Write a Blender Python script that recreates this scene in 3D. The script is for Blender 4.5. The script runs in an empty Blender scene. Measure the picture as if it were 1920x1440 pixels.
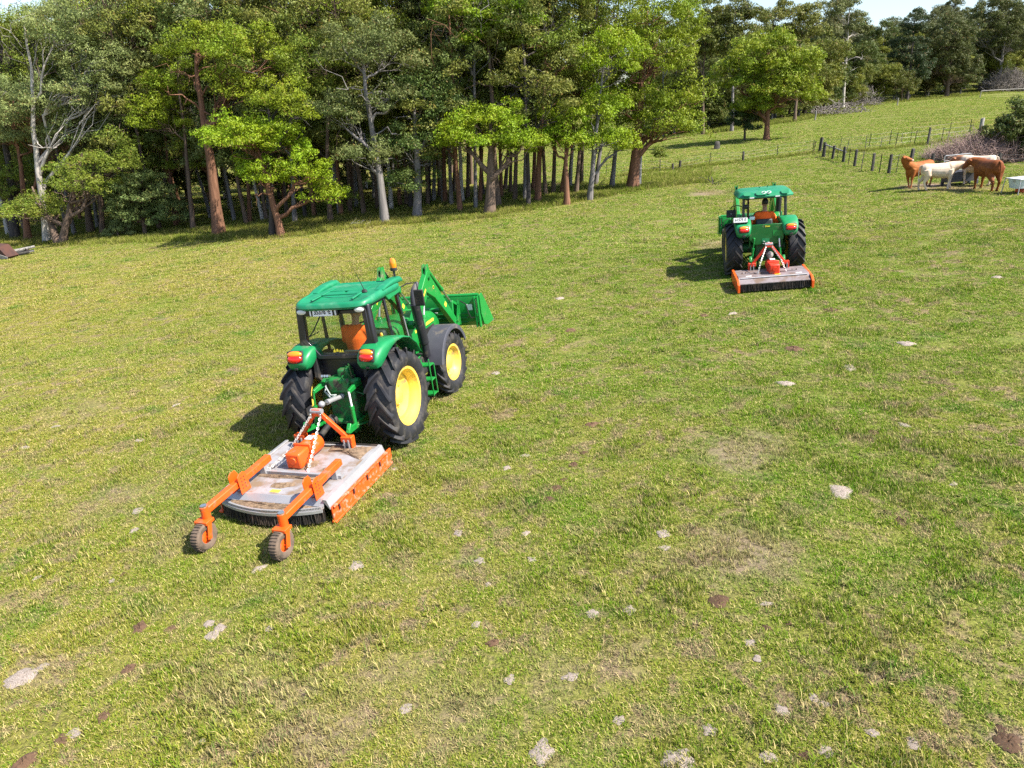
import bpy, math, random
import numpy as np
from mathutils import Vector, Matrix, Euler, Quaternion

R = math.radians
scene = bpy.context.scene
COL = scene.collection

# ------------------------------------------------------------------ camera
CAMZ = 6.0
PITCH = R(21.2)
FPX = 1333.0                      # focal length in photograph pixels (1920 wide)
cam_d = bpy.data.cameras.new('camera')
cam_d.sensor_width = 36.0
cam_d.lens = 36.0 * FPX / 1920.0
cam_d.clip_start = 0.1
cam_d.clip_end = 4000
cam = bpy.data.objects.new('camera', cam_d)
COL.objects.link(cam)
cam.location = (0, 0, CAMZ)
cam.rotation_euler = (R(90) - PITCH, 0, 0)
scene.camera = cam

# ------------------------------------------------------------------ light
SUN_EL = R(53)
SUN_DIR = Vector((math.cos(SUN_EL) * 0.90, -math.cos(SUN_EL) * 0.43, math.sin(SUN_EL))).normalized()
world = bpy.data.worlds.new('World')
scene.world = world
world.use_nodes = True
wnt = world.node_tree
bg = wnt.nodes['Background']
sky = wnt.nodes.new('ShaderNodeTexSky')
sky.sky_type = 'NISHITA'
sky.sun_disc = False
sky.sun_elevation = SUN_EL
sky.sun_rotation = math.atan2(SUN_DIR.x, SUN_DIR.y)
sky.air_density = 1.0
sky.dust_density = 1.2
sky.ozone_density = 1.0
wnt.links.new(sky.outputs[0], bg.inputs[0])
bg.inputs[1].default_value = 0.105
sun_d = bpy.data.lights.new('sun', 'SUN')
sun_d.energy = 5.0
sun_d.angle = R(0.6)
sun_d.color = (1.0, 0.935, 0.80)
sun = bpy.data.objects.new('sun', sun_d)
COL.objects.link(sun)
sun.rotation_euler = SUN_DIR.to_track_quat('Z', 'Y').to_euler()
sun.location = (30, 0, 40)

vs = scene.view_settings
vs.view_transform = 'Standard'
vs.look = 'None'
vs.exposure = 1.32
vs.gamma = 1.0
vs.use_curve_mapping = False
scene.cycles.max_bounces = 6
scene.cycles.diffuse_bounces = 3
scene.cycles.glossy_bounces = 3
scene.cycles.transmission_bounces = 4
scene.cycles.transparent_max_bounces = 10
scene.cycles.use_denoising = False
scene.cycles.use_adaptive_sampling = False
scene.cycles.caustics_reflective = False
scene.cycles.caustics_refractive = False

# ------------------------------------------------------------------ terrain height and pixel -> ground
def _sm(a, b, x):
    t = np.clip((x - a) / (b - a), 0, 1)
    return t * t * (3 - 2 * t)

def ground_z(x, y):
    x = np.asarray(x, float); y = np.asarray(y, float)
    xs = 95 * np.tanh(x / 95)
    z = 0.73 + 0.1 * xs
    z = z + 0.05 * np.sin(x * 0.31 + 1.3) * np.sin(y * 0.27 + 0.4) + 0.03 * np.sin(x * 0.83 + y * 0.4) * np.sin(y * 0.71)
    z = z + 0.35 * np.exp(-((x - 62) / 40) ** 2 - ((y - 95) / 35) ** 2)
    z = z + 30 * _sm(150, 420, y) * _sm(10, 170, x)
    return z

def ray(u, v):
    a = (u - 960) / FPX; b = (720 - v) / FPX
    return np.array([a, math.cos(PITCH) + b * math.sin(PITCH), -math.sin(PITCH) + b * math.cos(PITCH)])

def gz1(x, y):
    """ground_z for one point, without numpy"""
    def sm(a, b, q):
        q = min(1.0, max(0.0, (q - a) / (b - a))); return q * q * (3 - 2 * q)
    z = 0.73 + 9.5 * math.tanh(x / 95)
    z += 0.05 * math.sin(x * 0.31 + 1.3) * math.sin(y * 0.27 + 0.4) + 0.03 * math.sin(x * 0.83 + y * 0.4) * math.sin(y * 0.71)
    z += 0.35 * math.exp(-((x - 62) / 40) ** 2 - ((y - 95) / 35) ** 2)
    return z + 30 * sm(150, 420, y) * sm(10, 170, x)

def gp(u, v):
    """ground point seen at photograph pixel (u, v) -> Vector, depth"""
    dx, dy, dz = (float(q) for q in ray(u, v))
    t = prev = 3.0
    while t < 600 and CAMZ + dz * t > gz1(dx * t, dy * t):
        prev = t; t *= 1.03
    lo, hi = prev, t
    for _ in range(22):
        m = (lo + hi) / 2
        if CAMZ + dz * m < gz1(dx * m, dy * m): hi = m
        else: lo = m
    return Vector((dx * hi, dy * hi, gz1(dx * hi, dy * hi))), hi

def at_depth(u, v, t):
    p = ray(u, v) * t
    return Vector((p[0], p[1], p[2] + CAMZ))

def onz(x, y, dz=0.0):
    return Vector((x, y, float(ground_z(x, y)) + dz))

def ground_normal(x, y, e=0.5):
    dx = float(ground_z(x + e, y) - ground_z(x - e, y)) / (2 * e)
    dy = float(ground_z(x, y + e) - ground_z(x, y - e)) / (2 * e)
    return Vector((-dx, -dy, 1)).normalized()

def stand_matrix(x, y, heading, dz=0.0):
    """heading in degrees, 0 = +y, clockwise positive"""
    n = ground_normal(x, y, 1.2)
    f = Vector((math.sin(R(heading)), math.cos(R(heading)), 0))
    r = f.cross(n).normalized()
    f = n.cross(r).normalized()
    m = Matrix((( r.x, f.x, n.x, x), (r.y, f.y, n.y, y), (r.z, f.z, n.z, float(ground_z(x, y)) + dz), (0, 0, 0, 1)))
    return m

# ------------------------------------------------------------------ object helpers
def tag(o, label=None, cat=None, group=None, kind=None):
    if label: o['label'] = label
    if cat: o['category'] = cat
    if group: o['group'] = group
    if kind: o['kind'] = kind
    return o

def thing(name, label, cat, mat=None, group=None):
    o = bpy.data.objects.new(name, None)
    o.empty_display_size = 0.3
    COL.objects.link(o)
    if mat is not None: o.matrix_world = mat
    return tag(o, label, cat, group)

def link_mesh(name, me, parent=None, loc=None, rot=None):
    o = bpy.data.objects.new(name, me)
    COL.objects.link(o)
    if parent is not None: o.parent = parent
    if loc is not None: o.location = loc
    if rot is not None: o.rotation_euler = rot
    return o

class MB:
    def __init__(s):
        s.v = []; s.f = []
    def add(s, vs, fs):
        b = len(s.v)
        s.v += [tuple(p) for p in vs]
        s.f += [tuple(b + i for i in f) for f in fs]
        return s
    def box(s, c, d, rot=None, top=None):
        """centre c, full size d, rot Euler tuple or Matrix, top=(sx,sy) scale of upper face"""
        hx, hy, hz = d[0] / 2, d[1] / 2, d[2] / 2
        tx, ty = top or (1, 1)
        P = [(-hx, -hy, -hz), (hx, -hy, -hz), (hx, hy, -hz), (-hx, hy, -hz),
             (-hx * tx, -hy * ty, hz), (hx * tx, -hy * ty, hz), (hx * tx, hy * ty, hz), (-hx * tx, hy * ty, hz)]
        M = rot if isinstance(rot, Matrix) else (Euler(rot).to_matrix() if rot else Matrix.Identity(3))
        c = Vector(c)
        s.add([M @ Vector(p) + c for p in P], [(0, 3, 2, 1), (4, 5, 6, 7), (0, 1, 5, 4), (1, 2, 6, 5), (2, 3, 7, 6), (3, 0, 4, 7)])
        return s
    def bar(s, p0, p1, w, h, up=(0, 0, 1), w1=None, h1=None):
        """rectangular bar from p0 to p1, w across, h along up"""
        p0 = Vector(p0); p1 = Vector(p1); d = (p1 - p0).normalized(); up = Vector(up)
        r = d.cross(up)
        if r.length < 1e-4: r = d.cross(Vector((1, 0, 0)))
        r.normalize(); u = r.cross(d).normalized()
        w1 = w if w1 is None else w1; h1 = h if h1 is None else h1
        P = []
        for p, a, b in ((p0, w / 2, h / 2), (p1, w1 / 2, h1 / 2)):
            P += [p - r * a - u * b, p + r * a - u * b, p + r * a + u * b, p - r * a + u * b]
        s.add(P, [(0, 3, 2, 1), (4, 5, 6, 7), (0, 1, 5, 4), (1, 2, 6, 5), (2, 3, 7, 6), (3, 0, 4, 7)])
        return s
    def path(s, pts, rad, n=8, cap=True):
        pts = [Vector(p) for p in pts]
        if not hasattr(rad, '__len__'): rad = [rad] * len(pts)
        ref = None; rings = []
        for i, p in enumerate(pts):
            d = (pts[min(i + 1, len(pts) - 1)] - pts[max(i - 1, 0)]).normalized()
            if ref is None:
                ref = d.cross(Vector((0, 0, 1)))
                if ref.length < 1e-3: ref = d.cross(Vector((1, 0, 0)))
                ref.normalize()
            ref = (ref - d * ref.dot(d)).normalized()
            b = d.cross(ref)
            rings.append([p + (ref * math.cos(2 * math.pi * k / n) + b * math.sin(2 * math.pi * k / n)) * rad[i] for k in range(n)])
        V = [q for r_ in rings for q in r_]; F = []
        for i in range(len(pts) - 1):
            for k in range(n):
                F.append((i * n + k, i * n + (k + 1) % n, (i + 1) * n + (k + 1) % n, (i + 1) * n + k))
        if cap:
            F.append(tuple(range(n - 1, -1, -1)))
            F.append(tuple((len(pts) - 1) * n + k for k in range(n)))
        return s.add(V, F)
    def tube(s, p0, p1, r0, r1=None, n=10):
        return s.path([p0, p1], [r0, r0 if r1 is None else r1], n)
    def prism(s, poly, axis, a0, a1):
        """polygon in the plane across axis ('x': (y,z), 'y': (x,z), 'z': (x,y)), extruded a0..a1"""
        n = len(poly)
        def P(p, a):
            return {'x': (a, p[0], p[1]), 'y': (p[0], a, p[1]), 'z': (p[0], p[1], a)}[axis]
        V = [P(p, a0) for p in poly] + [P(p, a1) for p in poly]
        F = [tuple(range(n - 1, -1, -1)), tuple(range(n, 2 * n))]
        F += [(i, (i + 1) % n, n + (i + 1) % n, n + i) for i in range(n)]
        return s.add(V, F)
    def lathe(s, prof, n=32, axis='x', c=(0, 0, 0)):
        """closed or open profile of (radius, along) about an axis"""
        V = []; F = []; m = len(prof)
        for k in range(n):
            a = 2 * math.pi * k / n
            for r_, h in prof:
                p = {'x': (h, r_ * math.cos(a), r_ * math.sin(a)), 'z': (r_ * math.cos(a), r_ * math.sin(a), h), 'y': (r_ * math.cos(a), h, r_ * math.sin(a))}[axis]
                V.append((p[0] + c[0], p[1] + c[1], p[2] + c[2]))
        for k in range(n):
            for i in range(m - 1):
                F.append((k * m + i, ((k + 1) % n) * m + i, ((k + 1) % n) * m + i + 1, k * m + i + 1))
        return s.add(V, F)
    def ball(s, c, r, nu=16, nv=10, rot=None):
        r = (r, r, r) if not hasattr(r, '__len__') else r
        M = Euler(rot).to_matrix() if rot else Matrix.Identity(3)
        c = Vector(c); V = []; F = []
        for j in range(1, nv):
            t = math.pi * j / nv
            for k in range(nu):
                a = 2 * math.pi * k / nu
                V.append(M @ Vector((r[0] * math.sin(t) * math.cos(a), r[1] * math.sin(t) * math.sin(a), r[2] * math.cos(t))) + c)
        V.append(M @ Vector((0, 0, r[2])) + c); V.append(M @ Vector((0, 0, -r[2])) + c)
        for j in range(nv - 2):
            for k in range(nu):
                F.append((j * nu + k, (j + 1) * nu + k, (j + 1) * nu + (k + 1) % nu, j * nu + (k + 1) % nu))
        t0 = (nv - 1) * nu
        for k in range(nu):
            F.append((t0, k, (k + 1) % nu)); F.append((t0 + 1, (nv - 2) * nu + (k + 1) % nu, (nv - 2) * nu + k))
        return s.add(V, F)
    def loft(s, rings, cap=True):
        n = len(rings[0]); V = [p for r_ in rings for p in r_]; F = []
        for i in range(len(rings) - 1):
            for k in range(n):
                F.append((i * n + k, i * n + (k + 1) % n, (i + 1) * n + (k + 1) % n, (i + 1) * n + k))
        if cap:
            F.append(tuple(range(n - 1, -1, -1))); F.append(tuple((len(rings) - 1) * n + k for k in range(n)))
        return s.add(V, F)
    def ring_frame(s, outer, inner, th):
        """flat frame between two same-length 3D polygons, thickened along the polygon normal"""
        n = len(outer); o = [Vector(p) for p in outer]; i_ = [Vector(p) for p in inner]
        nn = Vector((0, 0, 0))
        for k in range(n): nn += o[k].cross(o[(k + 1) % n])
        nn.normalize(); d = nn * th / 2
        V = [p + d for p in o] + [p + d for p in i_] + [p - d for p in o] + [p - d for p in i_]; F = []
        for k in range(n):
            j = (k + 1) % n
            F += [(k, j, n + j, n + k), (2 * n + k, 3 * n + k, 3 * n + j, 2 * n + j), (k, 2 * n + k, 2 * n + j, j), (n + k, n + j, 3 * n + j, 3 * n + k)]
        return s.add(V, F)
    def mesh(s, name, mat, smooth=35):
        me = bpy.data.meshes.new(name)
        me.from_pydata(s.v, [], s.f)
        me.update()
        import bmesh
        b = bmesh.new(); b.from_mesh(me)
        bmesh.ops.recalc_face_normals(b, faces=b.faces)
        b.to_mesh(me); b.free()
        if mat: me.materials.append(mat)
        if smooth:
            me.polygons.foreach_set('use_smooth', [True] * len(me.polygons))
            me.set_sharp_from_angle(angle=R(smooth))
        return me
    def build(s, name, mat, parent=None, bevel=0, smooth=35, loc=None, rot=None):
        o = link_mesh(name, s.mesh(name, mat, smooth), parent, loc, rot)
        if bevel:
            m = o.modifiers.new('bevel', 'BEVEL'); m.width = bevel; m.segments = 2; m.limit_method = 'ANGLE'; m.angle_limit = R(40)
            m.harden_normals = False
        return o

def copy_tree(o, parent=None):
    c = o.copy(); COL.objects.link(c)
    if parent is not None: c.parent = parent
    for ch in list(o.children): copy_tree(ch, c)
    return c

def np_mesh(name, verts, quads, mat):
    me = bpy.data.meshes.new(name)
    nv = len(verts); nq = len(quads)
    me.vertices.add(nv); me.vertices.foreach_set('co', np.asarray(verts, np.float32).ravel())
    me.loops.add(nq * 4); me.loops.foreach_set('vertex_index', np.asarray(quads, np.int32).ravel())
    me.polygons.add(nq)
    me.polygons.foreach_set('loop_start', np.arange(0, nq * 4, 4, dtype=np.int32))
    me.polygons.foreach_set('loop_total', np.full(nq, 4, np.int32))
    me.update(calc_edges=True)
    if mat: me.materials.append(mat)
    return me
_tc = {}
def text_mesh(s, mat):
    k = (s, mat.name)
    if k in _tc: return _tc[k]
    cu = bpy.data.curves.new('lettering', 'FONT'); cu.body = s; cu.align_x = 'CENTER'; cu.align_y = 'CENTER'
    cu.size = 1.0; cu.extrude = 0.01; cu.offset = 0.03
    t = bpy.data.objects.new('lettering', cu); COL.objects.link(t)
    me = bpy.data.meshes.new_from_object(t.evaluated_get(bpy.context.evaluated_depsgraph_get()))
    bpy.data.objects.remove(t)
    me.materials.clear(); me.materials.append(mat)
    _tc[k] = me
    return me

# ------------------------------------------------------------------ materials
def nd(nt, typ, ins=None, **props):
    n = nt.nodes.new(typ)
    for k, v in props.items(): setattr(n, k, v)
    for k, v in (ins or {}).items():
        if isinstance(v, bpy.types.NodeSocket): nt.links.new(v, n.inputs[k])
        else: n.inputs[k].default_value = v
    return n

def mix(nt, fac, a, b, blend='MIX'):
    n = nt.nodes.new('ShaderNodeMix'); n.data_type = 'RGBA'; n.blend_type = blend
    for i, v in ((0, fac), (6, a), (7, b)):
        if isinstance(v, bpy.types.NodeSocket): nt.links.new(v, n.inputs[i])
        elif i: n.inputs[i].default_value = (*v[:3], 1)
        else: n.inputs[i].default_value = v
    return n.outputs[2]

def math_(nt, op, a, b=None, clamp=False):
    n = nt.nodes.new('ShaderNodeMath'); n.operation = op; n.use_clamp = clamp
    for i, v in ((0, a), (1, b)):
        if v is None: continue
        if isinstance(v, bpy.types.NodeSocket): nt.links.new(v, n.inputs[i])
        else: n.inputs[i].default_value = v
    return n.outputs[0]

def rng(nt, v, a, b, c=0.0, d=1.0):
    n = nt.nodes.new('ShaderNodeMapRange'); nt.links.new(v, n.inputs[0])
    for i, q in ((1, a), (2, b), (3, c), (4, d)): n.inputs[i].default_value = q
    return n.outputs[0]

def noise(nt, vec, scale, detail=4, rough=0.55, dist=0.0):
    n = nd(nt, 'ShaderNodeTexNoise', {'Scale': scale, 'Detail': detail, 'Roughness': rough, 'Distortion': dist})
    if vec is not None: nt.links.new(vec, n.inputs['Vector'])
    return n.outputs['Fac']

def new_mat(name):
    m = bpy.data.materials.new(name); m.use_nodes = True
    nt = m.node_tree
    return m, nt, nt.nodes['Principled BSDF']

def surf(name, col, rough=0.5, metal=0.0, coat=0.0, dirt=None, dirt_amt=0.0, dscale=3.0, var=0.12, vscale=6.0, bump=0.0, bscale=40.0):
    """painted / worn surface: base colour with value drift, optional dirt stains and fine relief"""
    m, nt, p = new_mat(name)
    tc = nd(nt, 'ShaderNodeTexCoord').outputs['Object']
    n1 = noise(nt, tc, vscale, 5, 0.6)
    c = mix(nt, n1, [x * (1 - var) for x in col], [min(1, x * (1 + var)) for x in col])
    rsock = rng(nt, n1, 0.3, 0.7, max(0.05, rough - 0.08), min(1, rough + 0.1))
    if dirt:
        n2 = noise(nt, tc, dscale, 7, 0.65)
        f = rng(nt, n2, 0.62 - dirt_amt * 0.35, 0.72 - dirt_amt * 0.25)
        c = mix(nt, f, c, dirt)
        rsock = math_(nt, 'MAXIMUM', rsock, math_(nt, 'MULTIPLY', f, 0.85))
    nt.links.new(c, p.inputs['Base Color'])
    nt.links.new(rsock, p.inputs['Roughness'])
    p.inputs['Metallic'].default_value = metal
    p.inputs['Coat Weight'].default_value = coat
    p.inputs['Coat Roughness'].default_value = 0.08
    if bump:
        b = nd(nt, 'ShaderNodeBump', {'Strength': bump, 'Distance': 0.01, 'Height': noise(nt, tc, bscale, 6, 0.6)})
        nt.links.new(b.outputs[0], p.inputs['Normal'])
    return m

DUST = (0.20, 0.15, 0.10)
M = {}
M['green'] = surf('green_paint', (0.008, 0.20, 0.035), 0.38, coat=0.2, dirt=(0.10, 0.12, 0.06), dirt_amt=0.15, var=0.15)
M['green_dirty'] = surf('green_paint_dirty', (0.008, 0.16, 0.035), 0.5, dirt=(0.06, 0.05, 0.035), dirt_amt=0.42, dscale=7, var=0.3)
M['green_dark'] = surf('green_paint_dark', (0.004, 0.11, 0.02), 0.4, coat=0.2, dirt=DUST, dirt_amt=0.1, var=0.15)
M['roof'] = surf('roof_green_plastic', (0.004, 0.175, 0.078), 0.48, coat=0.1, dirt=(0.05, 0.21, 0.12), dirt_amt=0.2, dscale=2.0, var=0.15)
M['fender'] = surf('fender_green_plastic', (0.006, 0.19, 0.062), 0.45, coat=0.12, dirt=(0.08, 0.16, 0.09), dirt_amt=0.15, var=0.12)
M['yellow'] = surf('yellow_rim_paint', (0.78, 0.55, 0.085), 0.4, coat=0.25, dirt=(0.36, 0.25, 0.10), dirt_amt=0.30, dscale=5, var=0.08)
M['yellow_dec'] = surf('yellow_decal', (0.75, 0.62, 0.05), 0.5, var=0.05)
M['tyre'] = surf('tyre_rubber', (0.014, 0.014, 0.019), 0.6, dirt=(0.048, 0.042, 0.038), dirt_amt=0.36, dscale=5, var=0.3, bump=0.25, bscale=60)
M['tyre_brown'] = surf('tail_wheel_rubber', (0.05, 0.038, 0.03), 0.85, dirt=(0.135, 0.095, 0.07), dirt_amt=0.75, dscale=6, var=0.3, bump=0.3, bscale=80)
M['black'] = surf('black_cab_paint', (0.012, 0.012, 0.018), 0.38, coat=0.2, dirt=(0.07, 0.055, 0.045), dirt_amt=0.12, var=0.2)
M['black_matt'] = surf('black_plastic', (0.016, 0.016, 0.018), 0.65, dirt=(0.06, 0.05, 0.04), dirt_amt=0.25, var=0.2)
M['dark_grey'] = surf('dark_grey_mudguard', (0.045, 0.046, 0.062), 0.6, dirt=(0.11, 0.095, 0.08), dirt_amt=0.25, var=0.15)
M['grey_int'] = surf('grey_cab_plastic', (0.20, 0.20, 0.21), 0.7, var=0.1)
M['seat'] = surf('dark_seat_vinyl', (0.02, 0.03, 0.032), 0.6, var=0.2)
M['orange'] = surf('orange_implement_paint', (0.70, 0.088, 0.006), 0.46, coat=0.08, dirt=(0.20, 0.12, 0.075), dirt_amt=0.14, dscale=5, var=0.14)
M['red'] = surf('red_implement_paint', (0.62, 0.035, 0.012), 0.42, coat=0.15, dirt=(0.16, 0.10, 0.07), dirt_amt=0.12, dscale=5, var=0.14)
M['orange_scuffed'] = surf('scuffed_orange_skid', (0.66, 0.085, 0.010), 0.5, dirt=(0.34, 0.24, 0.18), dirt_amt=0.28, dscale=13, var=0.2, bump=0.2)
M['deck'] = surf('galvanised_deck', (0.32, 0.31, 0.335), 0.5, metal=0.2, dirt=(0.20, 0.14, 0.095), dirt_amt=0.42, dscale=2.6, var=0.12, bump=0.12)
M['deck_dull'] = surf('dusty_deck', (0.22, 0.19, 0.205), 0.55, metal=0.2, dirt=(0.15, 0.105, 0.085), dirt_amt=0.45, dscale=3.5, var=0.12, bump=0.12)
M['galv'] = surf('galvanised_edge', (0.36, 0.36, 0.385), 0.4, metal=0.4, var=0.1)
M['steel'] = surf('bright_steel', (0.55, 0.55, 0.55), 0.3, metal=0.9, var=0.15)
M['chain'] = surf('steel_chain', (0.55, 0.53, 0.5), 0.4, metal=0.6, var=0.2)
M['curtain'] = surf('dark_chain_curtain', (0.02, 0.018, 0.018), 0.6, metal=0.3, dirt=(0.07, 0.05, 0.04), dirt_amt=0.4, var=0.3)
M['mud'] = surf('dried_mud_clippings', (0.21, 0.145, 0.095), 0.95, dirt=(0.12, 0.08, 0.05), dirt_amt=0.5, dscale=14, var=0.35, vscale=20, bump=0.8, bscale=60)
M['white'] = surf('white_plate', (0.78, 0.78, 0.80), 0.5, var=0.04)
M['ink'] = surf('black_lettering', (0.012, 0.012, 0.016), 0.6, var=0.05)
M['amber'] = surf('amber_lens', (0.85, 0.23, 0.01), 0.18, coat=0.6, var=0.15)
M['redlens'] = surf('red_lens', (0.62, 0.012, 0.008), 0.18, coat=0.6, var=0.15)
M['lens'] = surf('lamp_glass', (0.65, 0.66, 0.66), 0.12, coat=0.5, var=0.1)
M['hose'] = surf('black_hose', (0.015, 0.015, 0.016), 0.5, var=0.1)
M['hose_pale'] = surf('pale_hydraulic_hose', (0.30, 0.33, 0.33), 0.45, var=0.1)
M['hivis'] = surf('orange_shirt', (1.0, 0.13, 0.008), 0.85, var=0.08, vscale=9, bump=0.35, bscale=14)
M['navy'] = surf('navy_trousers', (0.014, 0.017, 0.035), 0.9, var=0.2)
M['reflect'] = surf('grey_reflective_tape', (0.32, 0.32, 0.33), 0.4, var=0.1)
M['skin'] = surf('skin', (0.34, 0.17, 0.11), 0.55, var=0.1)
M['hair'] = surf('dark_hair', (0.014, 0.011, 0.011), 0.6, var=0.3, vscale=40, bump=0.5, bscale=90)
M['cap'] = surf('dark_cap', (0.02, 0.025, 0.06), 0.85, var=0.2)
M['wood'] = surf('weathered_post', (0.040, 0.036, 0.034), 0.9, dirt=(0.075, 0.068, 0.06), dirt_amt=0.4, dscale=9, var=0.3, bump=0.5, bscale=30)
M['wood_pale'] = surf('bleached_timber', (0.25, 0.235, 0.225), 0.9, dirt=(0.12, 0.11, 0.10), dirt_amt=0.4, dscale=8, var=0.25, bump=0.5, bscale=30)
M['wire'] = surf('fence_wire', (0.16, 0.16, 0.16), 0.5, metal=0.6, var=0.1)
M['picket'] = surf('dark_star_picket', (0.035, 0.03, 0.028), 0.7, var=0.3)
M['tank'] = surf('blue_grey_plastic', (0.055, 0.06, 0.085), 0.6, dirt=(0.11, 0.10, 0.10), dirt_amt=0.3, var=0.15)
M['tub'] = surf('pale_tub', (0.55, 0.60, 0.66), 0.5, dirt=(0.30, 0.27, 0.24), dirt_amt=0.2, var=0.08)
M['rust'] = surf('rusty_steel', (0.065, 0.024, 0.017), 0.85, dirt=(0.045, 0.02, 0.018), dirt_amt=0.5, var=0.4, bump=0.4)
M['dung_pale'] = surf('dry_dung', (0.37, 0.31, 0.28), 0.95, dirt=(0.15, 0.115, 0.09), dirt_amt=0.5, dscale=14, var=0.2, vscale=18, bump=0.8, bscale=60)
M['dung_dark'] = surf('fresh_dung', (0.060, 0.032, 0.014), 0.7, dirt=(0.10, 0.045, 0.02), dirt_amt=0.5, dscale=16, var=0.4, bump=0.8, bscale=50)
M['dung_red'] = surf('brown_dung', (0.13, 0.075, 0.042), 0.95, dirt=(0.09, 0.045, 0.028), dirt_amt=0.5, dscale=16, var=0.3, bump=0.8, bscale=60)
M['stone'] = surf('grey_stone', (0.13, 0.13, 0.14), 0.8, var=0.3, bump=0.5)

def glass_mat():
    m, nt, p = new_mat('tinted_cab_glass')
    nt.nodes.remove(p)
    out = nt.nodes['Material Output']
    t = nd(nt, 'ShaderNodeBsdfTransparent', {'Color': (0.80, 0.87, 0.84, 1)})
    g = nd(nt, 'ShaderNodeBsdfGlossy', {'Color': (1, 1, 1, 1), 'Roughness': 0.02})
    fc = nd(nt, 'ShaderNodeLayerWeight', {'Blend': 0.5}).outputs['Facing']
    fr = math_(nt, 'ADD', math_(nt, 'MULTIPLY', math_(nt, 'POWER', fc, 4.0), 0.7), 0.04)
    ms = nt.nodes.new('ShaderNodeMixShader')
    nt.links.new(fr, ms.inputs[0]); nt.links.new(t.outputs[0], ms.inputs[1]); nt.links.new(g.outputs[0], ms.inputs[2])
    nt.links.new(ms.outputs[0], out.inputs[0])
    return m
M['glass'] = glass_mat()
# ------------------------------------------------------------------ ground and grass colour
# bare or trampled earth: photograph pixel, radius across / along in metres, strength
PATCH = []
for u, v, rad, s in [(1395, 842, 0.75, .75), (1385, 1035, 0.75, .75), (1440, 1060, 0.5, .6), (1330, 362, 1.2, .9), (1345, 458, 0.9, .7),
                     (610, 1375, 0.42, .75), (1890, 1405, 0.22, .9), (430, 1300, 0.5, .5), (200, 945, 0.7, .4), (150, 770, 1.0, .25),
                     (1735, 348, 1.3, 1.0), (1800, 352, 1.2, .8), (840, 1330, 0.5, .4), (60, 1265, 0.4, .6), (330, 1010, .6, .35), (1255, 1060, .4, .35), (1050, 1275, .35, .4), (700, 1290, .5, .4), (1422, 610, .10, .6), (1428, 660, .10, .6), (1440, 705, .12, .8), (1446, 745, .12, .8), (1090, 830, .12, .7), (1062, 885, .12, .8), (560, 1300, .3, .6), (880, 1060, .25, .5), (1180, 1240, .3, .5)]:
    p, t = gp(u, v)
    PATCH.append((p.x, p.y, rad, s))

def patch_mask_np(x, y):
    m = np.zeros_like(x)
    for px_, py_, r_, s in PATCH:
        d = np.hypot(x - px_, (y - py_) * 0.8)
        m = np.maximum(m, s * np.clip((r_ * 1.25 - d) / (r_ * 0.9), 0, 1))
    return m

def pattern(nt):
    """world-space grass colour, earth mask"""
    pos = nd(nt, 'ShaderNodeNewGeometry').outputs['Position']
    xy = nd(nt, 'ShaderNodeVectorMath', {0: pos, 1: (1, 1, 0)}, operation='MULTIPLY').outputs[0]
    big = noise(nt, xy, 0.055, 3, 0.5)
    mid = noise(nt, xy, 0.34, 4, 0.6)
    small = noise(nt, xy, 1.7, 5, 0.65)
    fine = noise(nt, xy, 9.0, 4, 0.7)
    sep = nd(nt, 'ShaderNodeSeparateXYZ', {0: pos})
    side = rng(nt, sep.outputs[0], -9, 7)             # lusher sward on the right-hand rise
    f = math_(nt, 'ADD', math_(nt, 'MULTIPLY', big, 0.9), math_(nt, 'MULTIPLY', mid, 0.8))
    f = math_(nt, 'ADD', f, math_(nt, 'MULTIPLY', side, 0.26))
    f = rng(nt, f, 0.74, 1.06)
    dry = (0.292, 0.268, 0.048); lush = (0.120, 0.222, 0.011)
    c = mix(nt, f, dry, lush)
    f2 = rng(nt, small, 0.36, 0.66)
    c = mix(nt, math_(nt, 'MULTIPLY', f2, 0.42), c, (0.35, 0.295, 0.075))
    f3 = rng(nt, noise(nt, xy, 0.9, 3, 0.5, 0.4), 0.58, 0.70)
    c = mix(nt, math_(nt, 'MULTIPLY', f3, 0.8), c, (0.060, 0.165, 0.015))
    # brownish thatch showing through in blotches
    f4 = math_(nt, 'MULTIPLY', rng(nt, noise(nt, xy, 2.6, 6, 0.7, 0.6), 0.50, 0.60), rng(nt, mid, 0.66, 0.40, 0.25, 1.0))
    c = mix(nt, math_(nt, 'MULTIPLY', f4, 0.95), c, (0.30, 0.21, 0.15))
    # earth patches
    wob = nd(nt, 'ShaderNodeTexNoise', {'Scale': 1.6, 'Detail': 5, 'Roughness': 0.65, 'Vector': xy})
    off = nd(nt, 'ShaderNodeVectorMath', {0: wob.outputs['Color'], 1: (0.5, 0.5, 0.5)}, operation='SUBTRACT').outputs[0]
    off = nd(nt, 'ShaderNodeVectorMath', {0: off, 1: (1.5, 1.5, 0)}, operation='MULTIPLY').outputs[0]
    w = nd(nt, 'ShaderNodeVectorMath', {0: xy, 1: off}, operation='ADD').outputs[0]
    m = None
    for px_, py_, r_, s in PATCH:
        d = nd(nt, 'ShaderNodeVectorMath', {0: w, 1: (px_, py_, 0)}, operation='DISTANCE').outputs['Value']
        k = rng(nt, d, r_ * 1.15, r_ * 0.35, 0, s)
        m = k if m is None else math_(nt, 'MAXIMUM', m, k)
    m = math_(nt, 'MULTIPLY', m, rng(nt, fine, 0.3, 0.55, 0.55, 1.0), True)
    return pos, c, m, fine, small

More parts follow.
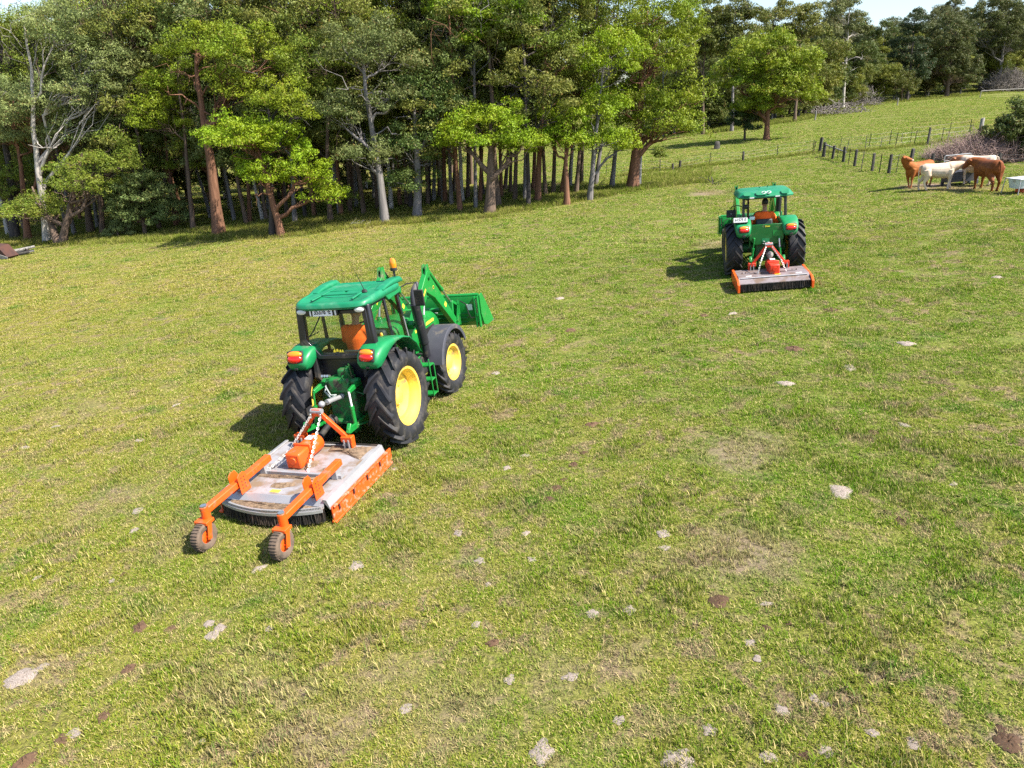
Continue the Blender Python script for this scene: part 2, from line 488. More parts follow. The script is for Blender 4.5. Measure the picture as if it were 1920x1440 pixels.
def ground_mat():
    mt, nt, p = new_mat('pasture_ground')
    pos, c, m, fine, small = pattern(nt)
    vf = noise(nt, pos, 26.0, 5, 0.75)
    c = mix(nt, rng(nt, vf, 0.38, 0.62), mix(nt, 0.75, c, (0.030, 0.028, 0.012)), mix(nt, 0.4, c, (0.22, 0.17, 0.075)))
    soil = mix(nt, vf, (0.12, 0.080, 0.062), (0.29, 0.215, 0.175))
    c = mix(nt, m, c, soil)
    nt.links.new(c, p.inputs['Base Color'])
    p.inputs['Roughness'].default_value = 0.95
    p.inputs['Specular IOR Level'].default_value = 0.15
    h = math_(nt, 'ADD', math_(nt, 'MULTIPLY', vf, 0.5), fine)
    b = nd(nt, 'ShaderNodeBump', {'Strength': 0.9, 'Distance': 0.05, 'Height': h})
    nt.links.new(b.outputs[0], p.inputs['Normal'])
    return mt

def blade_mat(name, longer=False):
    mt, nt, p = new_mat(name)
    pos, c, m, fine, small = pattern(nt)
    isl = nd(nt, 'ShaderNodeNewGeometry').outputs['Random Per Island']
    c = mix(nt, rng(nt, isl, 0.0, 0.55, 0.75, 0.0), c, (0.055, 0.175, 0.006))
    straw = rng(nt, isl, 0.72, 0.82)
    c = mix(nt, math_(nt, 'MULTIPLY', straw, 0.8), c, (0.56, 0.46, 0.215))
    c = mix(nt, math_(nt, 'MULTIPLY', m, 0.85), c, (0.36, 0.28, 0.17))
    if longer: c = mix(nt, 0.5, c, (0.17, 0.175, 0.035))
    nt.nodes.remove(p)
    d = nd(nt, 'ShaderNodeBsdfDiffuse', {'Color': c})
    t = nd(nt, 'ShaderNodeBsdfTranslucent', {'Color': c})
    ms = nd(nt, 'ShaderNodeMixShader', {0: 0.25})
    nt.links.new(d.outputs[0], ms.inputs[1]); nt.links.new(t.outputs[0], ms.inputs[2])
    nt.links.new(ms.outputs[0], nt.nodes['Material Output'].inputs[0])
    return mt

def axis_coords(lo, a, b, hi, step, grow=1.14):
    c = list(np.arange(a, b + 1e-6, step))
    s = step
    while c[-1] < hi: s *= grow; c.append(c[-1] + s)
    s = step; pre = [a]
    while pre[-1] > lo: s *= grow; pre.append(pre[-1] - s)
    return np.array(pre[:0:-1] + c)

gx = axis_coords(-700, -36, 44, 900, 0.5)
gy = axis_coords(-60, 0, 60, 1400, 0.5)
X, Y = np.meshgrid(gx, gy)
rs = np.random.RandomState(3)
Zg = ground_z(X, Y)
V = np.stack([X.ravel(), Y.ravel(), Zg.ravel()], 1)
nx, ny = len(gx), len(gy)
ii = (np.arange(ny - 1)[:, None] * nx + np.arange(nx - 1)[None, :]).ravel()
Q = np.stack([ii, ii + 1, ii + nx + 1, ii + nx], 1)
g = link_mesh('ground', np_mesh('ground', V, Q, ground_mat()))
g.data.polygons.foreach_set('use_smooth', [True] * len(g.data.polygons))
tag(g, 'mown green and straw coloured pasture sloping up to the right', 'ground', kind='structure')

# ------------------------------------------------------------------ grass blades (stuff)
def tuft_mesh(name, seed, n, size, hmin, hmax, wid, mat, lean=0.9):
    r_ = np.random.RandomState(seed)
    c = (r_.rand(n, 2) - 0.5) * size
    # blades gather in small tufts
    k = r_.rand(max(6, n // 14), 2) * size - size / 2
    pick = k[r_.randint(0, len(k), n)]
    c = np.where(r_.rand(n, 1) < 0.8, pick + r_.randn(n, 2) * size * 0.042, c)
    a = r_.rand(n) * 2 * np.pi
    h = hmin + (hmax - hmin) * r_.rand(n) ** 1.5
    l = h * lean * (0.3 + r_.rand(n))
    d = np.stack([np.cos(a), np.sin(a)], 1); s = np.stack([-np.sin(a), np.cos(a)], 1)
    w = wid * (0.6 + 0.8 * r_.rand(n))
    base = np.concatenate([c, np.full((n, 1), -0.012)], 1)
    def P(f, hh, ww):
        q = np.zeros((n, 3)); q[:, :2] = c + d * (l * f)[:, None] + s * (w * ww)[:, None]; q[:, 2] = h * hh
        return q
    v0 = P(0.0, -0.25, -0.5); v1 = P(0.0, -0.25, 0.5); v2 = P(0.4, 0.65, 0.45); v3 = P(0.4, 0.65, -0.45); v4 = P(1.0, 1.0, 0.08); v5 = P(1.0, 1.0, -0.08)
    V = np.stack([v0, v1, v2, v3, v4, v5], 1).reshape(-1, 3)
    b = np.arange(n)[:, None] * 6
    Q = np.concatenate([b + np.array([[0, 1, 2, 3]]), b + np.array([[3, 2, 4, 5]])], 0)
    return np_mesh(name, V, Q, mat)

def scatter(name, pts, scl, idx, rz, meshes, label, cat):
    src = bpy.data.collections.new(name + '_source')
    for i, me in enumerate(meshes):
        src.objects.link(bpy.data.objects.new('%s_tuft_%d' % (name, i), me))
    n = len(pts)
    me = bpy.data.meshes.new(name)
    me.vertices.add(n); me.vertices.foreach_set('co', pts.astype(np.float32).ravel())
    e = 0.4
    dx = (ground_z(pts[:, 0] + e, pts[:, 1]) - ground_z(pts[:, 0] - e, pts[:, 1])) / (2 * e)
    dy = (ground_z(pts[:, 0], pts[:, 1] + e) - ground_z(pts[:, 0], pts[:, 1] - e)) / (2 * e)
    nrm = np.stack([-dx, -dy, np.ones(n)], 1); nrm /= np.linalg.norm(nrm, axis=1)[:, None]
    fx = np.stack([np.cos(rz), np.sin(rz), np.zeros(n)], 1)
    yy = np.cross(nrm, fx); yy /= np.linalg.norm(yy, axis=1)[:, None]
    xx = np.cross(yy, nrm)
    Rm = np.stack([xx, yy, nrm], 2)
    eul = np.stack([np.arctan2(Rm[:, 2, 1], Rm[:, 2, 2]), -np.arcsin(np.clip(Rm[:, 2, 0], -1, 1)), np.arctan2(Rm[:, 1, 0], Rm[:, 0, 0])], 1)
    at = me.attributes.new('rot', 'FLOAT_VECTOR', 'POINT'); at.data.foreach_set('vector', eul.astype(np.float32).ravel())
    at = me.attributes.new('scl', 'FLOAT_VECTOR', 'POINT'); at.data.foreach_set('vector', scl.astype(np.float32).ravel())
    at = me.attributes.new('idx', 'INT', 'POINT'); at.data.foreach_set('value', idx.astype(np.int32))
    o = link_mesh(name, me)
    ng = bpy.data.node_groups.new(name + '_nodes', 'GeometryNodeTree')
    ng.interface.new_socket('Geometry', in_out='INPUT', socket_type='NodeSocketGeometry')
    ng.interface.new_socket('Geometry', in_out='OUTPUT', socket_type='NodeSocketGeometry')
    gi = ng.nodes.new('NodeGroupInput'); go = ng.nodes.new('NodeGroupOutput')
    ip = ng.nodes.new('GeometryNodeInstanceOnPoints')
    ci = ng.nodes.new('GeometryNodeCollectionInfo')
    ci.inputs['Collection'].default_value = src
    ci.inputs['Separate Children'].default_value = True
    ci.inputs['Reset Children'].default_value = True
    def na(nm, t):
        q = ng.nodes.new('GeometryNodeInputNamedAttribute'); q.data_type = t; q.inputs[0].default_value = nm
        return q.outputs[0]
    ip.inputs['Pick Instance'].default_value = True
    L = ng.links.new
    L(gi.outputs[0], ip.inputs['Points']); L(ci.outputs[0], ip.inputs['Instance'])
    L(na('idx', 'INT'), ip.inputs['Instance Index'])
    L(na('rot', 'FLOAT_VECTOR'), ip.inputs['Rotation']); L(na('scl', 'FLOAT_VECTOR'), ip.inputs['Scale'])
    L(ip.outputs[0], go.inputs[0])
    md = o.modifiers.new('scatter', 'NODES'); md.node_group = ng
    return tag(o, label, cat, kind='stuff')

BM = blade_mat('grass_blades')
tufts = [tuft_mesh('grass_tuft', s, 420, 0.42, 0.008, 0.036, 0.0062, BM, 1.5) for s in range(5)]
P_, S_, = [], []
for y0, y1, sp, sc, zs in [(3.5, 13, 0.22, 1.0, 1.0), (13, 26, 0.30, 1.25, 1.05), (26, 52, 0.52, 2.1, 1.25), (52, 125, 0.95, 4.0, 1.6), (125, 215, 1.9, 7.5, 2.6)]:
    ys = np.arange(y0, y1, sp)
    for yy in ys:
        lo, hi = -0.80 * yy - 1.0, 0.80 * yy + 1.0
        xs = np.arange(lo, hi, sp)
        q = np.stack([xs + (rs.rand(len(xs)) - .5) * sp * 1.2, yy + (rs.rand(len(xs)) - .5) * sp * 1.2], 1)
        P_.append(q); S_.append(np.stack([np.full(len(q), sc), np.full(len(q), sc), zs * (0.7 + 0.6 * rs.rand(len(q)))], 1))
P_ = np.concatenate(P_); S_ = np.concatenate(S_)
mk = patch_mask_np(P_[:, 0], P_[:, 1])
dn = np.sin(P_[:, 0] * 1.9 + np.sin(P_[:, 1] * 1.3) * 2) * np.sin(P_[:, 1] * 1.7 + np.cos(P_[:, 0] * .9) * 2)
keep = rs.rand(len(P_)) > np.maximum(mk * 0.75, np.where(dn < -0.5, 0.35, 0.0))
P_, S_, dn = P_[keep], S_[keep], dn[keep]
S_[:, 2] *= np.where(dn > 0.72, 2.0, 1.0)
ok = (P_[:, 1] < 125) | (P_[:, 0] > 15)
P_, S_, dn = P_[ok], S_[ok], dn[ok]
pts = np.concatenate([P_, ground_z(P_[:, 0], P_[:, 1])[:, None]], 1)
scatter('grass', pts, S_, rs.randint(0, 5, len(pts)), rs.rand(len(pts)) * 6.283, tufts,
        'short mown grass with straw coloured cuttings across the paddock', 'grass')

# coarser green tussocks the mower left standing
ct = [tuft_mesh('tussock', 60 + s, 90, 0.30, 0.03, 0.10, 0.008, BM, 0.9) for s in range(3)]
nq = 5200
yy = 4 + 46 * rs.rand(nq) ** 1.6; xx = (rs.rand(nq) * 2 - 1) * (0.78 * yy + 0.5)
cl = np.sin(xx * 0.9 + 2 * np.sin(yy * 0.5)) * np.sin(yy * 0.8 + 1.5 * np.cos(xx * 0.6)) + 0.35 * rs.randn(nq)
kk = cl > 0.35
xx, yy = xx[kk], yy[kk]
sc3 = np.repeat(rs.uniform(0.5, 1.25, len(xx))[:, None], 3, 1)
scatter('grass_tussocks', np.stack([xx, yy, ground_z(xx, yy)], 1), sc3, rs.randint(0, 3, len(xx)), rs.rand(len(xx)) * 6.283, ct,
        'taller green grass tussocks left standing in the mown paddock', 'grass')
# ------------------------------------------------------------------ trees
def leaf_mat():
    mt, nt, p = new_mat('gum_leaves')
    oi = nd(nt, 'ShaderNodeObjectInfo').outputs['Color']
    pos = nd(nt, 'ShaderNodeTexCoord').outputs['Object']
    isl = nd(nt, 'ShaderNodeNewGeometry').outputs['Random Per Island']
    n1 = noise(nt, pos, 0.55, 3, 0.5)
    hs = nd(nt, 'ShaderNodeHueSaturation', {'Color': oi, 'Hue': rng(nt, n1, 0.3, 0.7, 0.478, 0.515), 'Saturation': 1.0, 'Value': rng(nt, isl, 0, 1, 0.65, 1.3)})
    c = mix(nt, rng(nt, isl, 0.955, 0.97, 0, 0.7), hs.outputs[0], (0.20, 0.10, 0.035))
    nt.nodes.remove(p)
    d = nd(nt, 'ShaderNodeBsdfPrincipled', {'Base Color': c, 'Roughness': 0.55, 'Specular IOR Level': 0.25})
    t = nd(nt, 'ShaderNodeBsdfTranslucent', {'Color': c})
    ms = nd(nt, 'ShaderNodeMixShader', {0: 0.24})
    nt.links.new(d.outputs[0], ms.inputs[1]); nt.links.new(t.outputs[0], ms.inputs[2])
    nt.links.new(ms.outputs[0], nt.nodes['Material Output'].inputs[0])
    return mt
LEAF = leaf_mat()

def bark_mat(name, a, b, low=None, streak=1.0):
    """stringy or smooth bark with long vertical streaks; low = darker fibrous stocking at the butt"""
    mt, nt, p = new_mat(name)
    tc = nd(nt, 'ShaderNodeTexCoord').outputs['Object']
    st = nd(nt, 'ShaderNodeVectorMath', {0: tc, 1: (9, 9, 0.9 * streak)}, operation='MULTIPLY').outputs[0]
    n1 = noise(nt, st, 1.0, 6, 0.65)
    c = mix(nt, rng(nt, n1, 0.3, 0.7), a, b)
    blot = noise(nt, tc, 0.8, 4, 0.6)
    c = mix(nt, rng(nt, blot, 0.55, 0.7, 0, 0.5), c, [x * 0.45 for x in a])
    nt.links.new(c, p.inputs['Base Color']); p.inputs['Roughness'].default_value = 0.9
    p.inputs['Specular IOR Level'].default_value = 0.2
    bp = nd(nt, 'ShaderNodeBump', {'Strength': 0.8, 'Distance': 0.04, 'Height': n1})
    nt.links.new(bp.outputs[0], p.inputs['Normal'])
    return mt
BARK = {
    'red': bark_mat('reddish_bark', (0.10, 0.048, 0.030), (0.24, 0.125, 0.080)),
    'brown': bark_mat('brown_bark', (0.075, 0.052, 0.040), (0.18, 0.128, 0.098)),
    'grey': bark_mat('grey_bark', (0.105, 0.098, 0.10), (0.235, 0.215, 0.21)),
    'pale': bark_mat('pale_smooth_bark', (0.30, 0.27, 0.25), (0.52, 0.48, 0.45), streak=2),
    'dark': bark_mat('charred_dark_bark', (0.028, 0.025, 0.028), (0.085, 0.072, 0.066)),
    'dead': bark_mat('bleached_dead_wood', (0.26, 0.235, 0.22), (0.44, 0.40, 0.38)),
}

class NPM:
    """quad accumulator"""
    def __init__(s): s.V = []; s.Q = []; s.n = 0
    def add(s, V, Q):
        s.V.append(np.asarray(V, float)); s.Q.append(np.asarray(Q, int) + s.n); s.n += len(V)
    def path(s, pts, rad, n=6):
        pts = np.asarray(pts, float); m = len(pts)
        tan = np.gradient(pts, axis=0); tan /= np.linalg.norm(tan, axis=1)[:, None] + 1e-9
        ref = np.array([1.0, 0.2, 0.1]) if abs(tan[0][0]) < 0.8 else np.array([0.1, 1.0, 0.2])
        ang = np.arange(n) * 2 * np.pi / n; V = []
        for i in range(m):
            ref = ref - tan[i] * ref.dot(tan[i]); ref /= np.linalg.norm(ref)
            b = np.cross(tan[i], ref)
            V.append(pts[i] + (np.cos(ang)[:, None] * ref + np.sin(ang)[:, None] * b) * rad[i])
        V = np.concatenate(V)
        i = (np.arange(m - 1)[:, None] * n + np.arange(n)[None, :]).ravel()
        j = (np.arange(m - 1)[:, None] * n + ((np.arange(n) + 1) % n)[None, :]).ravel()
        s.add(V, np.stack([i, j, j + n, i + n], 1))
    def mesh(s, name, mat, smooth=False):
        me = np_mesh(name, np.concatenate(s.V), np.concatenate(s.Q), mat)
        if smooth: me.polygons.foreach_set('use_smooth', [True] * len(me.polygons))
        return me

def curve(p0, p1, r_, sag=0.0, wob=0.06, n=6):
    p0 = np.asarray(p0, float); p1 = np.asarray(p1, float)
    L = np.linalg.norm(p1 - p0)
    t = np.linspace(0, 1, n)[:, None]
    pts = p0 + (p1 - p0) * t
    pts[:, 2] += sag * L * (np.sin(t[:, 0] * np.pi))
    w = r_.randn(n, 3) * wob * L; w[0] = 0; w[-1] = 0
    return pts + w

def leaves(acc, centres, radii, per, r_, ll=0.15, flat=0.85):
    """leafy lobes: each centre is a lobe of small sub-lobes, leaves mostly on the upper shell"""
    C, Rr = [], []
    for c, R_ in zip(centres, radii):
        k = r_.randint(5, 8)
        d = r_.randn(k, 3); d[:, 2] = np.abs(d[:, 2]) * 0.75 - 0.1
        d /= np.linalg.norm(d, axis=1)[:, None]
        C.append(c + d * np.array([1, 1, flat]) * R_ * 0.72 * (0.6 + 0.5 * r_.rand(k, 1))); Rr.append(np.full(k, R_ * 0.42) * (0.75 + 0.5 * r_.rand(k)))
    C = np.concatenate(C); Rr = np.concatenate(Rr)
    n = len(C) * per
    c = np.repeat(C, per, 0); rr = np.repeat(Rr, per)
    d = r_.randn(n, 3); d[:, 2] = np.where(d[:, 2] < -0.1, d[:, 2] * 0.30, d[:, 2])
    d /= np.linalg.norm(d, axis=1)[:, None]
    pos = c + d * np.array([1, 1, flat]) * (rr * (0.62 + 0.42 * r_.rand(n) ** 0.6) * np.where(r_.rand(n) < 0.13, 1.0 + 0.5 * r_.rand(n), 1.0))[:, None]
    nrm = d * 1.0 + r_.randn(n, 3) * 0.42 + np.array([0, 0, 0.15]); nrm /= np.linalg.norm(nrm, axis=1)[:, None]
    lx = np.cross(nrm, r_.randn(n, 3)); lx /= np.linalg.norm(lx, axis=1)[:, None]
    ly = np.cross(nrm, lx)
    L = (ll * (0.5 + 1.0 * r_.rand(n)))[:, None]; W = L * 0.36
    V = np.stack([pos - lx * L * .5, pos + ly * W * .5 - lx * L * .05, pos + lx * L * .5, pos - ly * W * .5 - lx * L * .05], 1).reshape(-1, 3)
    b = np.arange(n)[:, None] * 4
    acc.add(V, b + np.arange(4)[None, :])

def tree_meshes(name, seed, H, r0, blobs, bark, ll=0.125, per=84, clr=0.85, lean=(0, 0), forks=1, dead=0, top=None, base_bare=0.3, flat=0.85):
    """blobs: (cx, cy, cz, rx, ry, rz, n) crown masses in metres above the base"""
    r_ = np.random.RandomState(seed)
    W = NPM(); Lf = NPM()
    # trunk
    n = 12
    t = np.linspace(0, 1, n)
    tx = np.cumsum(r_.randn(n) * 0.018 * H / 2) * t + lean[0] * t * H
    ty = np.cumsum(r_.randn(n) * 0.018 * H / 2) * t + lean[1] * t * H
    tx -= tx[0]; ty -= ty[0]
    tr = np.stack([tx, ty, t * H - 0.25 * (t == 0)], 1)
    rad = r0 * (1 - 0.78 * t) ; rad[0] = r0 * 1.35; rad[1] = np.maximum(rad[1], r0 * 0.98)
    W.path(tr, rad, 9)
    def on_trunk(h):
        k = np.clip(h / H, 0, 0.999) * (n - 1); i = int(k); f = k - i
        return tr[i] * (1 - f) + tr[i + 1] * f, (rad[i] * (1 - f) + rad[i + 1] * f)
    cs, rs_ = [], []
    for (cx, cy, cz, rx, ry, rz, m) in blobs:
        hd = math.hypot(cx - 0, cy - 0)
        h0 = min(max(cz - rz * 0.4 - hd * 0.9, H * base_bare * 0.6), H * 0.93)
        p0, q = on_trunk(h0)
        hub = np.array([cx, cy, cz - rz * 0.35])
        limb = curve(p0, hub, r_, 0.08, 0.045, 7)
        lr = np.linspace(min(q * 0.75, r0 * 0.6), max(0.03, r0 * 0.12), 7)
        W.path(limb, lr, 6)
        # lobes spread over the mass, well apart so that gaps stay open
        got = []
        tries = 0
        while len(got) < m and tries < m * 30:
            tries += 1
            d = r_.randn(3); d /= np.linalg.norm(d)
            if d[2] < -0.55: continue
            rr = 0.45 + 0.6 * r_.rand() ** 0.5
            p = np.array([cx, cy, cz]) + d * np.array([rx, ry, rz]) * rr
            if all(np.linalg.norm((p - g_) * np.array([1, 1, 1.25])) > clr * 0.92 for g_ in got): got.append(p)
        for p in got:
            R_ = clr * (0.7 + 0.6 * r_.rand())
            cs.append(p); rs_.append(R_)
            k = r_.randint(2, 6)
            W.path(curve(limb[k], p - np.array([0, 0, R_ * .2]), r_, 0.06, 0.06, 5), np.linspace(lr[k] * 0.36, 0.010, 5), 4)
    # bare dead limbs
    for k in range(dead):
        p0, q = on_trunk(H * (0.3 + 0.6 * r_.rand()))
        a = r_.rand() * 6.283; L = H * (0.10 + 0.13 * r_.rand())
        p1 = p0 + np.array([math.cos(a) * L, math.sin(a) * L, L * (r_.rand() * 1.1 - 0.15)])
        b = curve(p0, p1, r_, 0.05, 0.08, 6); W.path(b, np.linspace(q * 0.4, 0.012, 6), 4)
        for _ in range(3):
            i = r_.randint(2, 5); d = r_.randn(3) * L * 0.28
            W.path(curve(b[i], b[i] + d, r_, 0, 0.1, 4), np.linspace(q * 0.15 + 0.008, 0.006, 4), 4)
    tm = W.mesh(name + '_wood', BARK[bark], True)
    cm = None
    if cs:
        leaves(Lf, cs, rs_, per, r_, ll, flat)
        cm = Lf.mesh(name + '_leaves', LEAF)
    return tm, cm

def put_tree(name, label, tm, cm, loc, col, rz=0.0, s=1.0, group=None, cat='tree', sz=None, tilt=0.0):
    t = thing(name, label, cat, group=group)
    t.location = loc; t.rotation_euler = (0, 0, rz) if not tilt else (rt.gauss(0, tilt), rt.gauss(0, tilt), rz); t.scale = (s, s, s if sz is None else sz)
    o = link_mesh('trunk', tm, t)
    if cm:
        c = link_mesh('crown', cm, t); c.color = (*col, 1)
    return t

LIME = (0.195, 0.29, 0.010); BRIGHT = (0.185, 0.25, 0.014); MIDG = (0.15, 0.205, 0.024); GREYG = (0.205, 0.255, 0.085); OLIVE = (0.095, 0.118, 0.025); DARKG = (0.040, 0.075, 0.020)

def hero(name, label, base, wpx, crowns, bark, col, Hpx=None, seed=0, dens=1.0, group=None, dz=0.0, H=None, clr=0.85, cat='tree', **kw):
    """base: pixel of the foot; crowns: (u, v, half width, half height) in pixels at the tree's distance"""
    p, t = gp(*base)
    up = ray(*base)
    mpp = t / FPX
    bl = []
    rr = np.random.RandomState(seed + 77)
    for (u, v, hw, hh) in crowns:
        # the crown's middle stands over the foot, up to a few metres nearer or farther
        dep = t * (1 + (rr.rand() - 0.5) * 0.06)
        q = at_depth(u, v, dep)
        # slide along the ray so that the crown mass stays over the tree's own plot
        k = (p.y + (rr.rand() - 0.5) * hw * mpp * 0.6) / q.y
        q = Vector((q.x * k, q.y * k, CAMZ + (q.z - CAMZ) * k))
        rx, rz = hw * mpp, hh * mpp
        n = max(4, int(dens * 2.1 * rx * (rx * .8 + rz) / (clr * clr)))
        bl.append((q.x - p.x, q.y - p.y, q.z - p.z, rx * .92, rx * 0.8, rz * .9, n))
    top = max(b[2] + b[5] * 0.3 for b in bl)
    H_ = H or top
    lean = kw.pop('lean', None)
    if lean is None:
        b = max(bl, key=lambda b: b[2]); lean = (0.55 * b[0] / H_, 0.55 * b[1] / H_)
    tm, cm = tree_meshes(name, seed, H_, wpx * mpp / 2, bl, bark, lean=lean, clr=clr, **kw)
    return put_tree(name, label, tm, cm, p, col, group=group, cat=cat)

hero('gum_tree', 'dark rough trunk standing beside the leaning pinkish trunk over rusty scrap', (28, 447), 15, [(30, 345, 60, 45), (20, 120, 70, 60), (60, 60, 55, 35)], 'dark', MIDG, seed=1, dead=5)
hero('gum_tree', 'leaning pinkish gum with wide drooping grey green crown', (52, 450), 12, [(80, 205, 115, 50), (150, 250, 70, 40), (10, 250, 60, 35)], 'red', GREYG, seed=2, dead=4)
hero('gum_tree', 'white barked gum beside the forked brown trunk', (88, 455), 13, [(190, 120, 55, 45), (120, 60, 60, 40), (225, 165, 40, 35), (165, 185, 60, 45)], 'pale', GREYG, seed=33, dead=2)
t4 = hero('gum_tree', 'brown gum with a second stem curving away to the left', (116, 457), 15, [(165, 340, 70, 45), (60, 395, 65, 20), (225, 300, 40, 40)], 'brown', MIDG, seed=4, dead=4)
pw, tw = gp(116, 457)
W = NPM(); q = [at_depth(*a, tw) for a in ((108, 457), (100, 430), (92, 408), (70, 398), (40, 396))]
W.path([tuple(v - pw) for v in q], [0.25, 0.22, 0.19, 0.14, 0.07], 8)
W.path([tuple(v - pw) for v in (q[2], at_depth(72, 380, tw), at_depth(60, 350, tw))], [0.17, 0.11, 0.05], 7)
link_mesh('stem', W.mesh('stem', BARK['brown'], True), t4)
hero('gum_tree', 'dark stemmed gum with tall grey green crown reaching over its neighbours', (170, 437), 12, [(265, 35, 85, 50), (215, 60, 60, 40), (150, 20, 60, 30)], 'brown', GREYG, seed=5, dead=6)
hero('gum_tree', 'gum with a bent low limb and mottled mid green crown', (192, 440), 10, [(215, 235, 40, 45), (200, 310, 60, 50)], 'brown', GREYG, seed=6, dead=5)
hero('low_gum', 'low grey green sapling whose leaves reach the ground between trunks', (272, 440), 8, [(265, 365, 60, 40), (300, 400, 50, 30), (245, 395, 40, 30)], 'brown', (0.14, 0.195, 0.06), seed=7, clr=0.6, cat='sapling')
hero('leafy_shrub', 'small round pale green shrub at the edge of the wood', (222, 446), 4, [(222, 432, 26, 16)], 'brown', GREYG, seed=8, clr=0.45, ll=0.11, cat='shrub')
hero('gum_tree', 'thick straight brown gum with lit lime clumps high up', (411, 440), 22, [(475, 105, 70, 50), (440, 165, 50, 35), (380, 90, 45, 35)], 'red', BRIGHT, seed=9, dead=7)
hero('gum_tree', 'slim gum with dark trunk beside the thick brown one', (362, 430), 9, [(320, 185, 50, 45), (300, 225, 45, 35), (350, 130, 50, 40)], 'brown', BRIGHT, seed=10, dead=4)
hero('gum_tree', 'short reddish gum with spreading lime umbrella crown and bare hanging limb', (528, 443), 15, [(460, 258, 85, 30), (520, 268, 60, 30), (485, 325, 55, 30), (575, 325, 45, 40), (610, 360, 35, 25)], 'red', LIME, seed=11, dead=8, clr=0.72)
hero('gum_tree', 'charred dark stem against the short reddish gum', (511, 443), 13, [(525, 190, 40, 35), (560, 210, 40, 35)], 'dark', BRIGHT, seed=12, dead=4)
hero('gum_tree', 'slender brown gum with leafy sprigs low on its trunk', (620, 417), 10, [(628, 375, 28, 14), (610, 200, 45, 45), (600, 120, 55, 45)], 'brown', MIDG, seed=13, dead=3)
hero('gum_tree', 'tall smooth grey gum with bleached bare limbs', (722, 418), 16, [(640, 215, 45, 50), (690, 300, 50, 25), (730, 100, 60, 55), (660, 90, 50, 40), (740, 190, 40, 30)], 'grey', (0.135, 0.165, 0.05), seed=14, dead=14)
hero('gum_tree', 'stout grey gum with deep green leaves hanging low on the left', (782, 408), 17, [(772, 285, 50, 45), (770, 345, 40, 25), (800, 180, 60, 50), (840, 215, 40, 30)], 'grey', (0.095, 0.15, 0.034), seed=15, dead=4)
hero('gum_tree', 'thick brown gum under a low vivid lime crown', (918, 402), 22, [(905, 250, 75, 42), (860, 262, 35, 25), (975, 275, 50, 25), (940, 222, 40, 22)], 'brown', LIME, seed=16, dead=6, clr=0.72)
hero('gum_tree', 'tall gum forking into pale limbs under a high lime canopy', (934, 388), 13, [(880, 20, 75, 32), (970, 40, 48, 30), (925, 70, 55, 22)], 'brown', LIME, seed=17, dead=8, H=None)
hero('gum_tree', 'tall straight red brown gum right of the thick brown one', (1008, 380), 12, [(1015, 70, 55, 45), (1060, 110, 45, 40)], 'red', MIDG, seed=18, dead=6)
hero('gum_tree', 'reddish gum carrying a rounded lime crown at half height', (1063, 383), 12, [(1055, 240, 42, 38), (1035, 270, 30, 22), (1075, 265, 30, 25)], 'red', LIME, seed=19, dead=4, clr=0.68)
hero('gum_tree', 'straight pale grey gum with lime sprays around its middle', (1105, 375), 11, [(1120, 268, 50, 28), (1125, 205, 45, 28), (1150, 110, 60, 45), (1170, 275, 28, 18)], 'grey', LIME, seed=20, dead=5, clr=0.72)
hero('gum_tree', 'slim grey gum with fallen twigs at its foot', (1147, 352), 10, [(1165, 215, 45, 40), (1175, 170, 35, 25)], 'grey', LIME, seed=21, dead=3, clr=0.72)
hero('gum_tree', 'big reddish gum at the open corner of the wood', (1186, 353), 21, [(1225, 110, 75, 50), (1255, 235, 60, 40), (1200, 190, 45, 40), (1290, 180, 35, 35), (1235, 30, 60, 35)], 'red', BRIGHT, seed=22, dead=8)
hero('gum_tree', 'thin white gum pressed against the big reddish one', (1198, 349), 7, [(1280, 60, 45, 35), (1215, 60, 40, 30)], 'pale', BRIGHT, seed=23, dead=3)
hero('gum_tree', 'lone spreading bright green gum in the paddock beyond the fence', (1437, 262), 11, [(1435, 110, 70, 42), (1475, 175, 65, 30), (1385, 150, 45, 38), (1420, 200, 45, 20), (1500, 125, 40, 30)], 'red', BRIGHT, seed=24, dead=5, clr=1.0, ll=0.2)
hero('small_tree', 'small dark leafy tree beside the lone spreading gum', (1396, 263), 5, [(1394, 225, 26, 30)], 'brown', DARKG, seed=25, clr=0.8, ll=0.2)
hero('young_tree', 'spindly young tree in the grass behind the big reddish gum', (1237, 318), 2, [(1238, 290, 14, 12)], 'brown', MIDG, seed=26, clr=0.4, ll=0.1, cat='sapling')

